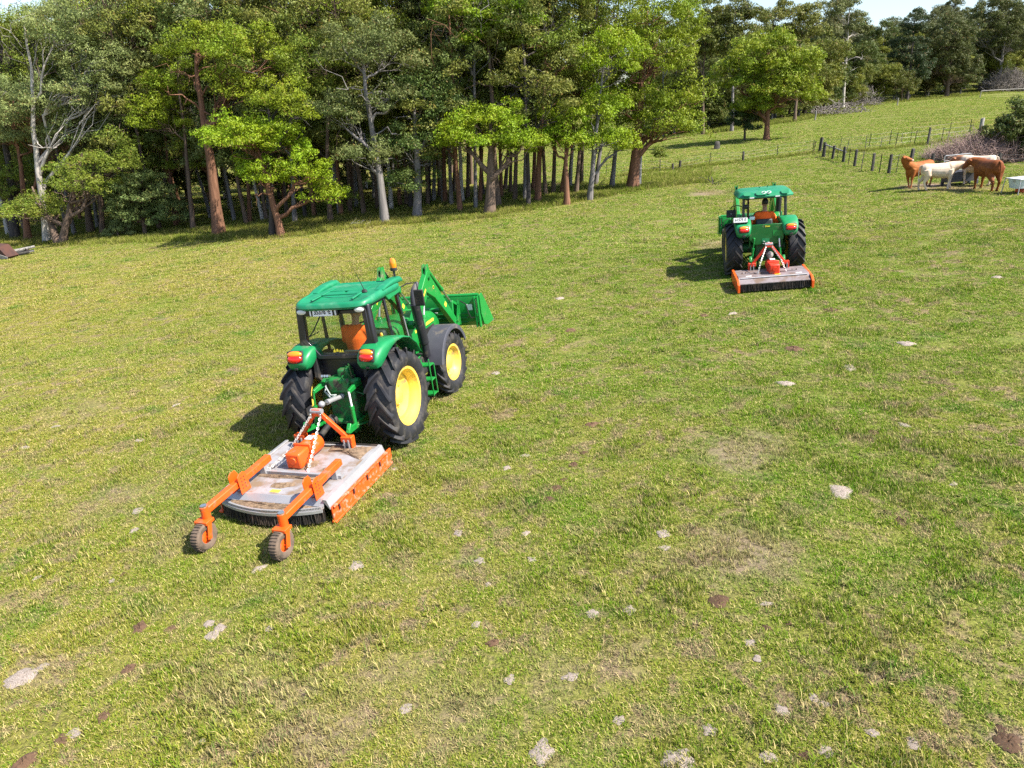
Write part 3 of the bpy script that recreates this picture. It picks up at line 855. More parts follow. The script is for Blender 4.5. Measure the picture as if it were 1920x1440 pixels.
# trunks of the second row that can be told apart: foot pixel, width, bark
protos = []
for i in range(8):
    rr = np.random.RandomState(900 + i)
    H = 15.0
    bl = []
    for k in range(5):
        a = rr.rand() * 6.283; d = 0.4 + 1.7 * rr.rand()
        bl.append((math.cos(a) * d, math.sin(a) * d, 4.2 + 10.0 * (k + rr.rand() * .6) / 5, 1.5 + 0.8 * rr.rand(), 1.5 + 0.8 * rr.rand(), 1.0 + 0.6 * rr.rand(), 9))
    bk = ['brown', 'red', 'grey', 'brown', 'pale', 'dark', 'grey', 'red'][i]
    protos.append(tree_meshes('back_gum', 40 + i, H, 0.125, bl, bk, per=66, clr=0.95, ll=0.15, dead=9, lean=((rr.rand() - .5) * .08, (rr.rand() - .5) * .08)))
bushy = []
for i in range(5):
    rr = np.random.RandomState(950 + i)
    bl = [(0.3 * rr.randn(), 0.3 * rr.randn(), 1.8, 2.6, 2.6, 1.3, 12)]
    for k in range(11):
        d = rr.randn(3); d /= np.linalg.norm(d); w = (0.45 + 0.55 * rr.rand())
        bl.append((d[0] * 2.9 * w, d[1] * 2.9 * w, 6.4 + d[2] * 4.2 * w, 1.2 + .9 * rr.rand(), 1.2 + .9 * rr.rand(), 0.9 + .6 * rr.rand(), 7))
    bushy.append(tree_meshes('bushy_tree', 60 + i, 9.3, 0.2, bl, ['brown', 'grey', 'brown', 'dark', 'grey'][i], per=60, clr=1.1, ll=0.24, dead=3, base_bare=0.1))

rt = random.Random(5)
KIND = {0: 'brown', 1: 'red', 2: 'grey', 3: 'brown', 4: 'pale', 5: 'dark', 6: 'grey', 7: 'red'}
second = [(360, 420, 3), (462, 420, 0), (553, 417, 2), (573, 407, 5), (657, 400, 0), (683, 403, 3), (734, 394, 4), (770, 390, 5), (803, 383, 0), (813, 377, 6),
          (835, 380, 1), (846, 383, 6), (863, 398, 1), (877, 370, 3), (892, 392, 6), (957, 360, 0), (965, 377, 3), (984, 376, 2), (991, 388, 5), (1023, 367, 3), (1037, 363, 0),
          (1053, 363, 1), (1080, 363, 3), (1117, 345, 6), (708, 392, 3), (640, 404, 1), (590, 400, 0), (500, 412, 3), (440, 414, 6), (330, 424, 1), (300, 430, 3), (240, 432, 0), (140, 440, 6), (15, 440, 4),
          (787, 380, 3), (825, 368, 0), (905, 365, 5), (925, 360, 3), (1000, 358, 1), (1090, 345, 0), (750, 384, 1), (668, 388, 6), (1068, 350, 2), (940, 370, 7)]
BACKCOL = [(0.155, 0.20, 0.034), (0.175, 0.195, 0.038), (0.135, 0.185, 0.042), (0.205, 0.26, 0.026), (0.18, 0.22, 0.07)]
LBL = {'brown': 'slender brown trunked gum in the second row of the wood', 'red': 'slender red trunked gum in the second row of the wood', 'grey': 'slender grey trunked gum in the second row of the wood',
       'pale': 'slender white trunked gum in the second row of the wood', 'dark': 'slender charred dark trunked gum in the second row of the wood'}
for k, (u, v, i) in enumerate(second):
    p, t = gp(u, v)
    tm, cm = protos[i]
    bk = KIND[i]
    put_tree('slender_gum', LBL[bk], tm, cm, p, rt.choice(BACKCOL), rt.random() * 6.28, rt.uniform(0.85, 1.08), 'second row %s gums' % bk, sz=rt.uniform(0.9, 1.12), tilt=0.035)
# deeper rows of the wood
deep = []
for row, (d0, n, u0, u1) in enumerate([(7, 26, -80, 980), (14, 26, -120, 900), (22, 24, -140, 900), (32, 20, -160, 900)]):
    for k in range(n):
        u = u0 + (u1 - u0) * (k + rt.random() * .8) / n
        vb = np.interp(u, [-200, 100, 520, 720, 920, 1190, 1300], [462, 452, 438, 415, 400, 350, 335])
        p, t = gp(u, vb - 6)
        y = p.y + d0 + rt.uniform(-2.5, 2.5); x = p.x * y / p.y
        i = rt.randrange(8)
        put_tree('deep_gum', 'gum deep inside the wood behind the front rows', *protos[i], onz(x, y), rt.choice(BACKCOL), rt.random() * 6.28, rt.uniform(0.85, 1.1), 'gums deep in the wood', sz=rt.uniform(0.85, 1.15), tilt=0.045)
# understorey of the deep wood keeps the back closed
for k in range(26):
    u = -150 + 1000 * (k + rt.random() * .8) / 26
    vb = np.interp(u, [-200, 100, 520, 720, 920], [440, 430, 415, 395, 380])
    p, t = gp(u, vb); y = p.y + rt.uniform(14, 30); x = p.x * y / p.y
    put_tree('understorey_tree', 'dark bushy tree filling the back of the wood', *rt.choice(bushy), onz(x, y), rt.choice([(0.075, 0.115, 0.026), (0.095, 0.13, 0.03)]), rt.random() * 6.28, rt.uniform(0.55, 0.85), 'bushy trees at the back of the wood')

# the wood along the top of the far paddock
edge = ([1240, 1330, 1500, 1560, 1620, 1700, 1800, 1920, 2060], [262, 250, 226, 212, 200, 190, 181, 170, 160])
RIGHTCOL = [(0.075, 0.105, 0.02), (0.095, 0.125, 0.022), (0.13, 0.155, 0.024), (0.165, 0.19, 0.024), (0.13, 0.125, 0.038), (0.18, 0.20, 0.026)]
for row, (d0, n, smin, smax) in enumerate([(2.5, 24, 0.62, 0.95), (9, 22, 0.85, 1.25), (18, 20, 1.0, 1.4), (32, 18, 1.15, 1.5)]):
    for k in range(n):
        u = 1225 + 800 * (k + rt.random() * .8) / n
        p, t = gp(u, np.interp(u, *edge) - 3)
        y = p.y + d0 + rt.uniform(-1.5, 3); x = p.x * y / p.y
        s = rt.uniform(smin, smax)
        if 1330 < u < 1480: s *= 0.9
        put_tree('paddock_edge_tree', ['dense bushy tree on the edge of the far paddock', 'bushy tree behind the edge of the far paddock', 'taller tree behind the far paddock edge', 'tree rising at the back of the far paddock wood'][row],
                 *rt.choice(bushy), onz(x, y), rt.choice(RIGHTCOL), rt.random() * 6.28, s, 'trees of the far paddock wood, row %s' % 'abcd'[row], sz=s * rt.uniform(0.9, 1.2))
for k in range(58):                                    # the far hill
    u = 1400 + 640 * (k + rt.random()) / 58
    t = rt.uniform(190, 330)
    d = ray(u, 120); x, y = d[0] * t / d[1], t
    s = rt.uniform(1.0, 1.6)
    put_tree('hill_tree', 'tree on the distant hillside above the far paddock', *rt.choice(bushy), onz(x, y), rt.choice([(0.09, 0.115, 0.045), (0.075, 0.10, 0.04), (0.10, 0.115, 0.04)]), rt.random() * 6.28, s, 'trees on the distant hill')
hero('tall_gum', 'tall sparse pale limbed gum rising above the far paddock wood', (1580, 204), 6, [(1578, 22, 42, 22), (1545, 70, 28, 20), (1605, 60, 28, 20)], 'pale', (0.13, 0.15, 0.05), seed=71, dead=10, clr=1.5, ll=0.3, dens=0.8)
hero('tall_gum', 'thin crowned gum with dark stem behind the lone spreading gum', (1318, 252), 6, [(1312, 25, 45, 30), (1340, 75, 40, 35), (1290, 90, 35, 30)], 'brown', (0.13, 0.155, 0.03), seed=91, dead=8, clr=1.1, ll=0.22, dens=0.8)
hero('tall_gum', 'open crowned gum rising just above the lone spreading gum', (1372, 246), 6, [(1372, 28, 45, 26), (1400, 50, 40, 30), (1350, 90, 40, 40)], 'grey', (0.12, 0.14, 0.03), seed=92, dead=8, clr=1.2, ll=0.24, dens=0.8)
hero('tall_gum', 'olive open gum to the right of the lone spreading gum', (1490, 228), 6, [(1480, 32, 48, 24), (1515, 60, 40, 30), (1455, 70, 35, 30)], 'brown', (0.14, 0.155, 0.03), seed=93, dead=8, clr=1.3, ll=0.26, dens=0.8)
hero('dark_pine_like_tree', 'dense blackish green tree with pointed top in the far wood', (1700, 189), 6, [(1705, 90, 32, 40), (1700, 140, 40, 45), (1712, 45, 18, 25)], 'dark', (0.034, 0.058, 0.018), seed=72, clr=1.5, ll=0.3)
hero('olive_bush', 'rounded olive bush below the dense blackish green tree', (1690, 191), 3, [(1688, 160, 32, 24)], 'brown', (0.095, 0.11, 0.018), seed=73, clr=1.2, ll=0.25, cat='bush')
hero('tall_gum', 'broad dark green gum standing highest on the far wood edge', (1775, 182), 7, [(1775, 70, 45, 40), (1760, 120, 50, 50), (1800, 140, 40, 40)], 'brown', (0.075, 0.092, 0.024), seed=74, clr=1.6, ll=0.3)
hero('tall_gum', 'tall olive gum above the pale dead bush', (1870, 172), 7, [(1870, 30, 50, 35), (1900, 80, 45, 40), (1840, 60, 40, 35)], 'grey', (0.085, 0.105, 0.028), seed=75, clr=1.6, ll=0.3, dead=4)

def twig_heap(name, label, cat, loc, rx, ry, rz, n, mat, seed, rad=0.012, up=0.6, bend=0.12):
    r_ = np.random.RandomState(seed); A = NPM()
    for k in range(n):
        c = np.array([r_.uniform(-rx, rx), r_.uniform(-ry, ry), 0.0])
        e = max(0.05, 1 - (c[0] / rx) ** 2 - (c[1] / ry) ** 2)
        c[2] = rz * math.sqrt(e) * r_.rand() * 0.8
        d = r_.randn(3); d[2] = abs(d[2]) * up + 0.05; d /= np.linalg.norm(d)
        L = r_.uniform(0.35, 1.0) * (0.6 + rz * 0.4)
        A.path(curve(c, c + d * L, r_, 0.05, bend, 4), np.linspace(rad, rad * .35, 4), 3)
    o = link_mesh(name, A.mesh(name, mat)); o.location = loc
    return tag(o, label, cat)
BRUSH = surf('dry_purple_brush', (0.29, 0.205, 0.19), 0.95, var=0.35, vscale=3)
BRUSHG = surf('grey_dead_brush', (0.20, 0.175, 0.165), 0.95, var=0.3, vscale=2)
p, t = gp(1838, 305)
twig_heap('dry_brush_heap', 'heap of dry purplish brushwood behind the cattle', 'brush heap', p, 2.2, 1.4, 1.55, 2600, BRUSH, 5, 0.014, 0.9)
p, t = gp(1772, 296)
twig_heap('dry_brush_heap', 'low straggling end of dry brush behind the fence', 'brush heap', p, 1.2, .8, .55, 500, BRUSH, 6)
p, t = gp(1575, 214)
twig_heap('fallen_branches', 'grey fallen dead branches at the edge of the far wood', 'dead branches', p, 3.6, 2.2, 1.9, 260, BRUSHG, 7, 0.05, 0.45, 0.16)
p, t = gp(1612, 200)
twig_heap('fallen_branches', 'bleached fallen crown leaning below the olive bush', 'dead branches', p, 3.2, 2.2, 4.0, 260, BRUSHG, 8, 0.05, 0.5, 0.16)
p, t = gp(1884, 172)
twig_heap('dead_bush', 'pale grey leafless bush above the pipe rail', 'dead bush', p, 4.6, 2.6, 6.0, 1100, BRUSHG, 9, 0.045, 0.9, 0.2)
hero('large_shrub', 'dark glossy shrub overhanging the brushwood heap', (1905, 300), 8, [(1895, 255, 50, 35), (1930, 225, 40, 35), (1925, 280, 40, 25)], 'brown', (0.085, 0.115, 0.024), seed=80, clr=0.55, ll=0.13, cat='shrub')

# ragged long grass and weeds at the foot of the trees
LG = blade_mat('long_grass_blades', True)
lt = [tuft_mesh('long_grass_tuft', 30 + s, 150, 0.8, 0.05, 0.24, 0.010, LG, 0.8) for s in range(3)]
Pq = []
for k in range(2600):
    u = rt.uniform(-40, 1330)
    vb = np.interp(u, [-200, 100, 520, 720, 920, 1190, 1300], [458, 458, 443, 420, 405, 356, 340])
    v = vb + 3 - abs(rt.gauss(0, 16))
    p, t = gp(u, v); Pq.append(tuple(p))
for k in range(700):
    u = rt.uniform(1330, 1980)
    p, t = gp(u, np.interp(u, *edge) + 1 - abs(rt.gauss(0, 4))); Pq.append(tuple(p))
wf = [(1160, 330), (1237, 319), (1330, 310), (1457, 296), (1535, 286), (1622, 283), (1740, 270), (1835, 253)]
for k in range(420):
    s = rt.random() * (len(wf) - 1); i = int(s); f = s - i
    p, t = gp(wf[i][0] * (1 - f) + wf[i + 1][0] * f + rt.gauss(0, 3), wf[i][1] * (1 - f) + wf[i + 1][1] * f + rt.gauss(0, .8)); Pq.append(tuple(p))
Pq = np.array(Pq)
sl = np.repeat(rs.uniform(0.6, 1.3, len(Pq))[:, None], 3, 1); sl[2600:3300] *= 1.9; sl[3300:, 2] *= 0.8
scatter('long_grass', Pq, sl, rs.randint(0, 3, len(Pq)), rs.rand(len(Pq)) * 6.283, lt, 'long rank grass along the foot of the trees and fences', 'grass')
# ------------------------------------------------------------------ wheels
def tyre_mesh(name, Rr, W, rim, nl, mat, lug=0.045, lw=0.055, sweep=0.36):
    hw = W / 2; Rc = Rr - lug
    prof = [(rim - 0.02, -hw * .72), (rim + .015, -hw * .80), (rim + .06, -hw * .95), (rim + (Rc - rim) * .5, -hw * 1.02), (Rc - .06, -hw * .98), (Rc - .02, -hw * .88),
            (Rc, -hw * .55), (Rc + .006, 0), (Rc, hw * .55), (Rc - .02, hw * .88), (Rc - .06, hw * .98), (rim + (Rc - rim) * .5, hw * 1.02), (rim + .06, hw * .95), (rim + .015, hw * .80), (rim - .02, hw * .72)]
    b = MB(); b.lathe(prof, 56)
    steps = 6
    for side in (-1, 1):
        for k in range(nl):
            a0 = 2 * math.pi * (k + (0.5 if side > 0 else 0)) / nl
            rings = []
            for i in range(steps + 1):
                s = i / steps
                if i == 0: x, rt_, rb = hw * 1.0, Rr - 0.085, Rc - 0.12
                elif i == 1: x, rt_, rb = hw * .985, Rr - 0.03, Rc - 0.06
                else:
                    q = (i - 1) / (steps - 1); x = hw * (.97 * (1 - q) + 0.03 * q); rt_ = Rr - 0.022 * (1 - q) ** 3; rb = Rc - 0.03
                e = 0 if i < 2 else (i - 1) / (steps - 1)
                a = a0 - sweep * (e ** 0.85)
                w_ = lw * (1.15 if i > 1 else 0.95) / 2
                ring = []
                for (rad_, da) in ((rb, -w_ * 1.25), (rt_, -w_ * .8), (rt_, w_ * .8), (rb, w_ * 1.25)):
                    an = a + da / Rr
                    ring.append((side * x, rad_ * math.cos(an), rad_ * math.sin(an)))
                rings.append(ring)
            b.loft(rings)
    return b.mesh(name, mat, 30)

def rim_mesh(name, rim, W, mat, dish):
    hw = W / 2
    b = MB()
    # barrel with flanges and a dished disc; +x is the outer face
    b.lathe([(rim + .012, -hw * .78), (rim - .03, -hw * .76), (rim - .05, -hw * .5), (rim - .09, -hw * .25), (rim - .09, hw * .2), (rim - .05, hw * .5), (rim - .03, hw * .76), (rim + .022, hw * .80), (rim + .022, hw * .76)], 48)
    b.lathe([(rim - .088, dish + .03), (rim * .72, dish + .035), (rim * .60, dish - .01), (rim * .42, dish - .03), (0.16, dish - .03), (0.15, dish + .02), (0.10, dish + .05), (0.0, dish + .055)], 40)
    for k in range(8):
        a = 2 * math.pi * k / 8
        b.tube((dish - .035, .20 * math.cos(a), .20 * math.sin(a)), (dish + .0, .20 * math.cos(a), .20 * math.sin(a)), .016, n=6)
    return b.mesh(name, mat, 35)

def wheel(parent, name, x, y, z, tm, rm, side, spin=0.0, steer=0.0):
    w = link_mesh(name, rm, parent, (x, y, z), (0, 0, (0 if side > 0 else math.pi) + steer))
    t = link_mesh('tyre', tm, w, rot=(spin, 0, 0 if side > 0 else math.pi))
    return w

def sup(a, b, n=20, e=0.5):
    o = []
    for k in range(n):
        t = 2 * math.pi * k / n; c, s = math.cos(t), math.sin(t)
        o.append((a * math.copysign(abs(c) ** e, c), b * math.copysign(abs(s) ** e, s)))
    return o

def pod_fender(parent, side, axle, xc, hw, spec, mat, name='rear_mudguard'):
    """arched guard along (angle, radius, half thickness, half width)"""
    b = MB(); rings = []
    for ang, r_, ht, w in spec:
        a = R(ang); ring = []
        for (px_, q) in sup(w, ht, 20, 0.55):
            rr = r_ + q
            ring.append((side * (xc + px_), axle[0] + rr * math.cos(a), axle[1] + rr * math.sin(a)))
        rings.append(ring)
    b.loft(rings)
    return b.build(name, mat, parent, smooth=50)

def guard(parent, name, side, axle, r_, x0, x1, a0, a1, mat, th=.025, lip=.05):
    b = MB(); n = 14; rings = []
    for k in range(n + 1):
        a = R(a0 + (a1 - a0) * k / n); c, s = math.cos(a), math.sin(a)
        ring = []
        for (x, rr) in ((x0, r_), (x1, r_), (x1 + .012, r_ - .015), (x1 + .012, r_ - lip), (x1 - .008, r_ - lip), (x1 - .012, r_ - th), (x0, r_ - th)):
            ring.append((side * x, axle[0] + rr * c, axle[1] + rr * s))
        rings.append(ring)
    b.loft(rings)
    return b.build(name, mat, parent, smooth=40)

def tail_light(parent, c, w, h, tilt, side):
    """wrap-round rear lamp: amber over red"""
    root = MB().box((0, 0, 0), (w * 1.08, .05, h * 1.08)).build('tail_light', M['black_matt'], parent, bevel=.02, loc=c, rot=(tilt, 0, side * -0.12))
    b = MB(); b.ball((0, -.028, h * .22), (w * .5, .045, h * .29), 16, 10); b.build('amber_lens', M['amber'], root)
    b = MB(); b.ball((0, -.028, -h * .16), (w * .5, .05, h * .36), 16, 10); b.build('red_lens', M['redlens'], root)
    return root

def chain(pts, link=.055, r_=.007):
    b = MB()
    L = [Vector(p) for p in pts]; total = sum((L[i + 1] - L[i]).length for i in range(len(L) - 1)); n = int(total / (link * .72))
    for k in range(n):
        d = (k + .5) / n * total
        for i in range(len(L) - 1):
            s = (L[i + 1] - L[i]).length
            if d <= s: break
            d -= s
        t = (L[i + 1] - L[i]).normalized(); p = L[i] + t * d
        u = t.cross(Vector((0.3, 1, 0.2))).normalized(); v = t.cross(u)
        if k % 2: u, v = v, u
        ring = [p + t * (link * .5 * math.cos(a)) + u * (link * .30 * math.sin(a)) for a in [2 * math.pi * j / 8 for j in range(8)]]
        b.path(ring + ring[:1], r_, 5, cap=False)
    return b

def hydraulic(parent, name, p0, p1, r_, frac=.6, mat='green', rod='steel'):
    p0 = Vector(p0); p1 = Vector(p1); m = p0.lerp(p1, frac)
    o = MB().tube(p0, m, r_, n=12).tube(m - (m - p0).normalized() * .04, m + (m - p0).normalized() * .02, r_ * 1.18, n=12).build(name, M[mat], parent)
    MB().tube(m, p1, r_ * .5, n=10).build('rod', M[rod], o)
    return o

# ------------------------------------------------------------------ loader
def loader(t, hx, piv, knee, nose, elbow, bk, bw, bh, bd, arm=.11, tone='green'):
    """front loader: hx half spacing; piv/knee/nose (y,z) of the boom; bk=(y,z) lower back corner of the bucket"""
    for s in (-1, 1):
        x0, x1 = s * (hx - arm / 2), s * (hx + arm / 2)
        # mast
        MB().prism([(piv[0] - .12, .62), (piv[0] + .32, .62), (piv[0] + .30, 1.05), (piv[0] + .13, piv[1] + .08), (piv[0], piv[1] + .14), (piv[0] - .13, piv[1] + .06)], 'x', s * (hx - .19), s * (hx - arm / 2 - .004)).build('loader_mast', M[tone], t, bevel=.008)
        # boom: wide at the knee
        P = [Vector((a[0], a[1])) for a in (piv, knee, nose)]
        d0 = (P[1] - P[0]).normalized(); d1 = (P[2] - P[1]).normalized()
        n0 = Vector((-d0.y, d0.x)); n1 = Vector((-d1.y, d1.x))
        poly = [P[0] - d0 * .07 + n0 * .07, P[1] - d0 * .10 + n0 * .12, P[1] + Vector((0.02, .15)), P[1] + d1 * .10 + n1 * .10, P[2] + n1 * .07, P[2] + d1 * .07, P[2] - n1 * .09,
                P[1] + d1 * .45 - n1 * .17, P[1] + d1 * .05 - n1 * .30, P[1] - d0 * .40 - n0 * .17, P[0] - n0 * .10, P[0] - d0 * .08 - n0 * .05]
        bo = MB().prism([tuple(p) for p in poly], 'x', x0, x1).build('loader_boom', M[tone], t, bevel=.01)
        for q in (piv, knee, nose): MB().tube((s * (hx - arm / 2 - .03), q[0], q[1]), (s * (hx + arm / 2 + .03), q[0], q[1]), .035, n=12).build('pivot_pin', M['green_dark'], bo)
        # decals: round emblem, yellow lettering bar, warning square on both faces
        for f in (-1, 1):
            xx = s * hx + f * (arm / 2 + .003)
            a = P[0].lerp(P[1], .62) - n0 * .02
            MB().add([(xx, *(a + d0 * i + n0 * j)) for i, j in ((-.17, -.02), (.17, -.02), (.17, .02), (-.17, .02))], [(0, 1, 2, 3)]).build('yellow_stripe_decal', M['yellow_dec'], bo, smooth=0)
            a = P[1] + d1 * .28 - n1 * .03
            MB().tube((xx - f * .001, a.x, a.y), (xx + f * .002, a.x, a.y), .034, n=14).build('round_emblem', M['yellow_dec'], bo, smooth=0)
            MB().tube((xx, a.x, a.y), (xx + f * .004, a.x, a.y), .024, n=14).build('emblem_centre', M['ink'], bo, smooth=0)
            a = P[1].lerp(P[2], .58)
            MB().add([(xx, *(a + d1 * i + n1 * j)) for i, j in ((-.05, -.045), (.05, -.045), (.05, .045), (-.05, .045))], [(0, 1, 2, 3)]).build('warning_decal', M['yellow_dec'], bo, smooth=0)
        # lift ram below, crowd ram above
        a = P[1] + d1 * .05 - n1 * .2
        hydraulic(t, 'lift_ram', (s * hx, piv[0] + .22, .80), (s * hx, a.x - .05, a.y), .045, .62, tone)
        top = P[1] + Vector((.04, .21))
        hydraulic(t, 'crowd_ram', (s * hx, top.x, top.y), (s * hx, nose[0] - .05, nose[1] + .46), .042, .62, tone)
        MB().prism([(P[1].x - .10, P[1].y + .05), (P[1].x + .14, P[1].y + .05), (P[1].x + .10, P[1].y + .27), (P[1].x - .02, P[1].y + .27)], 'x', s * hx - .045, s * hx - .03).prism([(P[1].x - .10, P[1].y + .05), (P[1].x + .14, P[1].y + .05), (P[1].x + .10, P[1].y + .27), (P[1].x - .02, P[1].y + .27)], 'x', s * hx + .03, s * hx + .045).build('ram_lug', M[tone], bo)
        MB().path([(s * hx - s * .04, top.x + .08, top.y - .06), (s * hx - s * .05, top.x + .3, top.y - .30), (s * hx - s * .04, nose[0] - .35, nose[1] + .45)], .014, 6).build('hose', M['hose'], t)
        # tilt link and bucket lugs
        MB().bar((s * hx, nose[0] - .05, nose[1] + .46), (s * hx, bk[0] - .02, bk[1] + bh * .78), .10, .06).bar((s * hx, nose[0] - .05, nose[1] + .46), (s * hx, nose[0] - .12, nose[1] + .02), .09, .06).build('tilt_link', M[tone], t, bevel=.006)
        MB().prism([(nose[0] - .06, nose[1] - .08), (bk[0], bk[1] + .10), (bk[0], bk[1] + bh * .9), (nose[0] + .02, nose[1] + .12)], 'x', s * (hx + arm / 2 + .006), s * (hx + arm / 2 + .03)).prism([(nose[0] - .06, nose[1] - .08), (bk[0], bk[1] + .10), (bk[0], bk[1] + bh * .9), (nose[0] + .02, nose[1] + .12)], 'x', s * (hx - arm / 2 - .03), s * (hx - arm / 2 - .006)).build('bucket_bracket', M[tone], t)
    MB().tube((-hx, knee[0] + .75, knee[1] - .85), (hx, knee[0] + .75, knee[1] - .85), .05, n=12).build('cross_tube', M[tone], t)
    # bucket shell: curved back, floor and top lip
    y0, z0 = bk
    sec = [(y0 + .12, z0 + bh), (y0 + .03, z0 + bh - .02), (y0, z0 + bh * .75), (y0, z0 + bh * .42), (y0 + .05, z0 + .14), (y0 + .17, z0 + .02), (y0 + .32, z0), (y0 + bd, z0 - .02)]
    inn = [(y0 + bd, z0), (y0 + .32, z0 + .025), (y0 + .18, z0 + .045), (y0 + .075, z0 + .16), (y0 + .027, z0 + .42 * bh), (y0 + .027, z0 + bh * .74), (y0 + .05, z0 + bh - .045), (y0 + .12, z0 + bh - .03)]
    bu = MB().prism(sec + inn, 'x', -bw / 2, bw / 2).build('bucket', M[tone], t, smooth=25)
    side = [(y0 - .01, z0 + bh * .45), (y0 + .01, z0 + bh + .01), (y0 + .16, z0 + bh + .03), (y0 + .34, z0 + bh * .75), (y0 + bd * .93, z0 + .10), (y0 + bd + .02, z0 - .03), (y0 + .30, z0 - .012), (y0 + .10, z0 + .06)]
    for s in (-1, 1):
        MB().prism(side, 'x', s * (bw / 2 + .002), s * (bw / 2 + .026)).build('side_plate', M[tone], bu, bevel=.004)
        MB().box((s * (bw / 2 - .09), y0 - .03, z0 + bh * .52), (.03, .10, bh * .95)).box((s * (bw / 2 - .02), y0 - .03, z0 + bh * .52), (.03, .10, bh * .95)).build('end_rib', M[tone], bu, bevel=.004)
    MB().tube((-bw / 2 + .03, y0 + .08, z0 + bh + .005), (bw / 2 - .03, y0 + .08, z0 + bh + .005), .042, n=12).build('top_tube', M[tone], bu)
    for k in range(3): MB().box((-.05, y0 - .012, z0 + bh * (.20 + .13 * k)), (bw - .5, .02, .035)).build('back_rib', M[tone + '_dark' if tone == 'green' else tone], bu, bevel=.006)
    MB().box((0, y0 + bd - .01, z0 - .02), (bw + .06, .14, .022)).build('cutting_edge', M['steel'], bu)
    for s in (-1, 1):
        hydraulic(bu, 'grab_ram', (s * (bw / 2 - .055), y0 - .05, z0 + .14), (s * (bw / 2 - .055), y0 - .05, z0 + bh * .92), .028, .35, tone)
        MB().path([(s * (hx + .14), y0 - .05, z0 + bh * .88), (s * (hx + .28), y0 - .10, z0 + bh * .80), (s * (hx + .33), y0 - .12, z0 + bh * .5), (s * (bw / 2 - .2), y0 - .08, z0 + bh * .35), (s * (bw / 2 - .06), y0 - .06, z0 + bh * .38)], .013, 6).build('hose', M['hose'], bu)
    MB().box((bw / 2 - .24, y0 - .004, z0 + bh * .66), (.13, .008, .13)).build('label_plate', M['white'], bu)
    MB().box((-.02, y0 - .004, z0 + bh * .56), (.12, .008, .07)).build('label_plate', M['white'], bu)
    return bu

# ------------------------------------------------------------------ three-point hitch
def hitch(t, ax_z, pins, topp, tone='green_dirty'):
    """pins: lower hitch points (x,y,z) of the implement, topp: top link end"""
    MB().box((0, -.18, ax_z + .02), (.52, .62, .62)).box((0, -.38, ax_z + .34), (.40, .30, .26)).box((.05, -.30, ax_z + .52), (.22, .22, .16)).tube((-.62, 0, ax_z), (.62, 0, ax_z), .17, n=16).build('axle_housing', M[tone], t, bevel=.035)
    MB().tube((-.34, -.40, ax_z + .38), (.34, -.40, ax_z + .38), .07, n=12).build('rockshaft', M[tone], t)
    MB().box((0, -.52, ax_z - .28), (.42, .20, .05)).box((-.19, -.50, ax_z - .38), (.04, .2, .2)).box((.19, -.50, ax_z - .38), (.04, .2, .2)).build('pto_shield', M[tone], t, bevel=.008)
    for s, p in zip((-1, 1), pins):
        p = Vector(p)
        arm = Vector((s * .33, -.78, ax_z + .34))
        MB().bar((s * .32, -.38, ax_z + .38), arm, .07, .10, w1=.05, h1=.07).build('lift_arm', M['green'], t, bevel=.012)
        mid = Vector((s * .30, -.30, ax_z - .30)).lerp(p, .62)
        hydraulic(t, 'lift_rod', mid, arm, .033, .55, 'green', 'white' if s > 0 else 'green')
        MB().bar((s * .30, -.25, ax_z - .30), p, .045, .10).bar(p - Vector((0, 0, .03)), p + Vector((0, .10, .10)), .07, .06).build('lower_link', M['green'], t, bevel=.01)
        MB().path([(s * .52, -.05, ax_z - .22), (s * .45, -.5, ax_z - .3), mid], .018, 6).build('stabiliser', M['green_dirty'], t)
    tp = Vector(topp); b0 = Vector((0.02, -.52, ax_z + .16))
    hydraulic(t, 'top_link', b0, tp, .040, .72, 'galv', 'steel')
    MB().ball(tp, .055, 12, 8).ball(b0, .05, 12, 8).build('top_link_ends', M['galv'], t)
    MB().path([(-.30, -.42, ax_z + .34), (-.20, -.60, ax_z + .36), (-.06, -.72, ax_z + .26), b0.lerp(tp, .25) + Vector((0, 0, .06))], .014, 6).path([(-.31, -.40, ax_z + .30), (-.22, -.62, ax_z + .29), (-.08, -.70, ax_z + .20), b0.lerp(tp, .32) + Vector((0, 0, .05))], .014, 6).build('pale_hoses', M['hose_pale'], t)
    rr = random.Random(3)
    hb = MB()
    for k in range(9):
        x = rr.uniform(-.22, .22); y = rr.uniform(-.56, -.40); z = ax_z + rr.uniform(.2, .62)
        hb.path([(x, -.3, z), (x + rr.uniform(-.1, .1), y - .05, z + rr.uniform(0, .14)), (x + rr.uniform(-.2, .2), y, z - .08), (x + rr.uniform(-.15, .15), -.3, z - .22)], .011, 5)
    hb.build('hydraulic_pipes', M[tone], t)
    vb = MB()
    for k in range(3): vb.tube((-.24 + .05 * k, -.5, ax_z + .52), (-.24 + .05 * k, -.58, ax_z + .55), .022, n=8)
    vb.build('hydraulic_couplers', M['steel'], t)

def number_plate(parent, text, M4, w=.37, h=.13, name='number_plate'):
    pl = MB().box((0, 0, 0), (w, h, .006)).build(name, M['white'], parent, bevel=.002)
    pl.matrix_local = M4
    tx = link_mesh('plate_lettering', text_mesh(text, M['ink']), pl, (0, .004, .0045))
    tx.scale = (h * .88 * .82, h * .88, .05)
    return pl

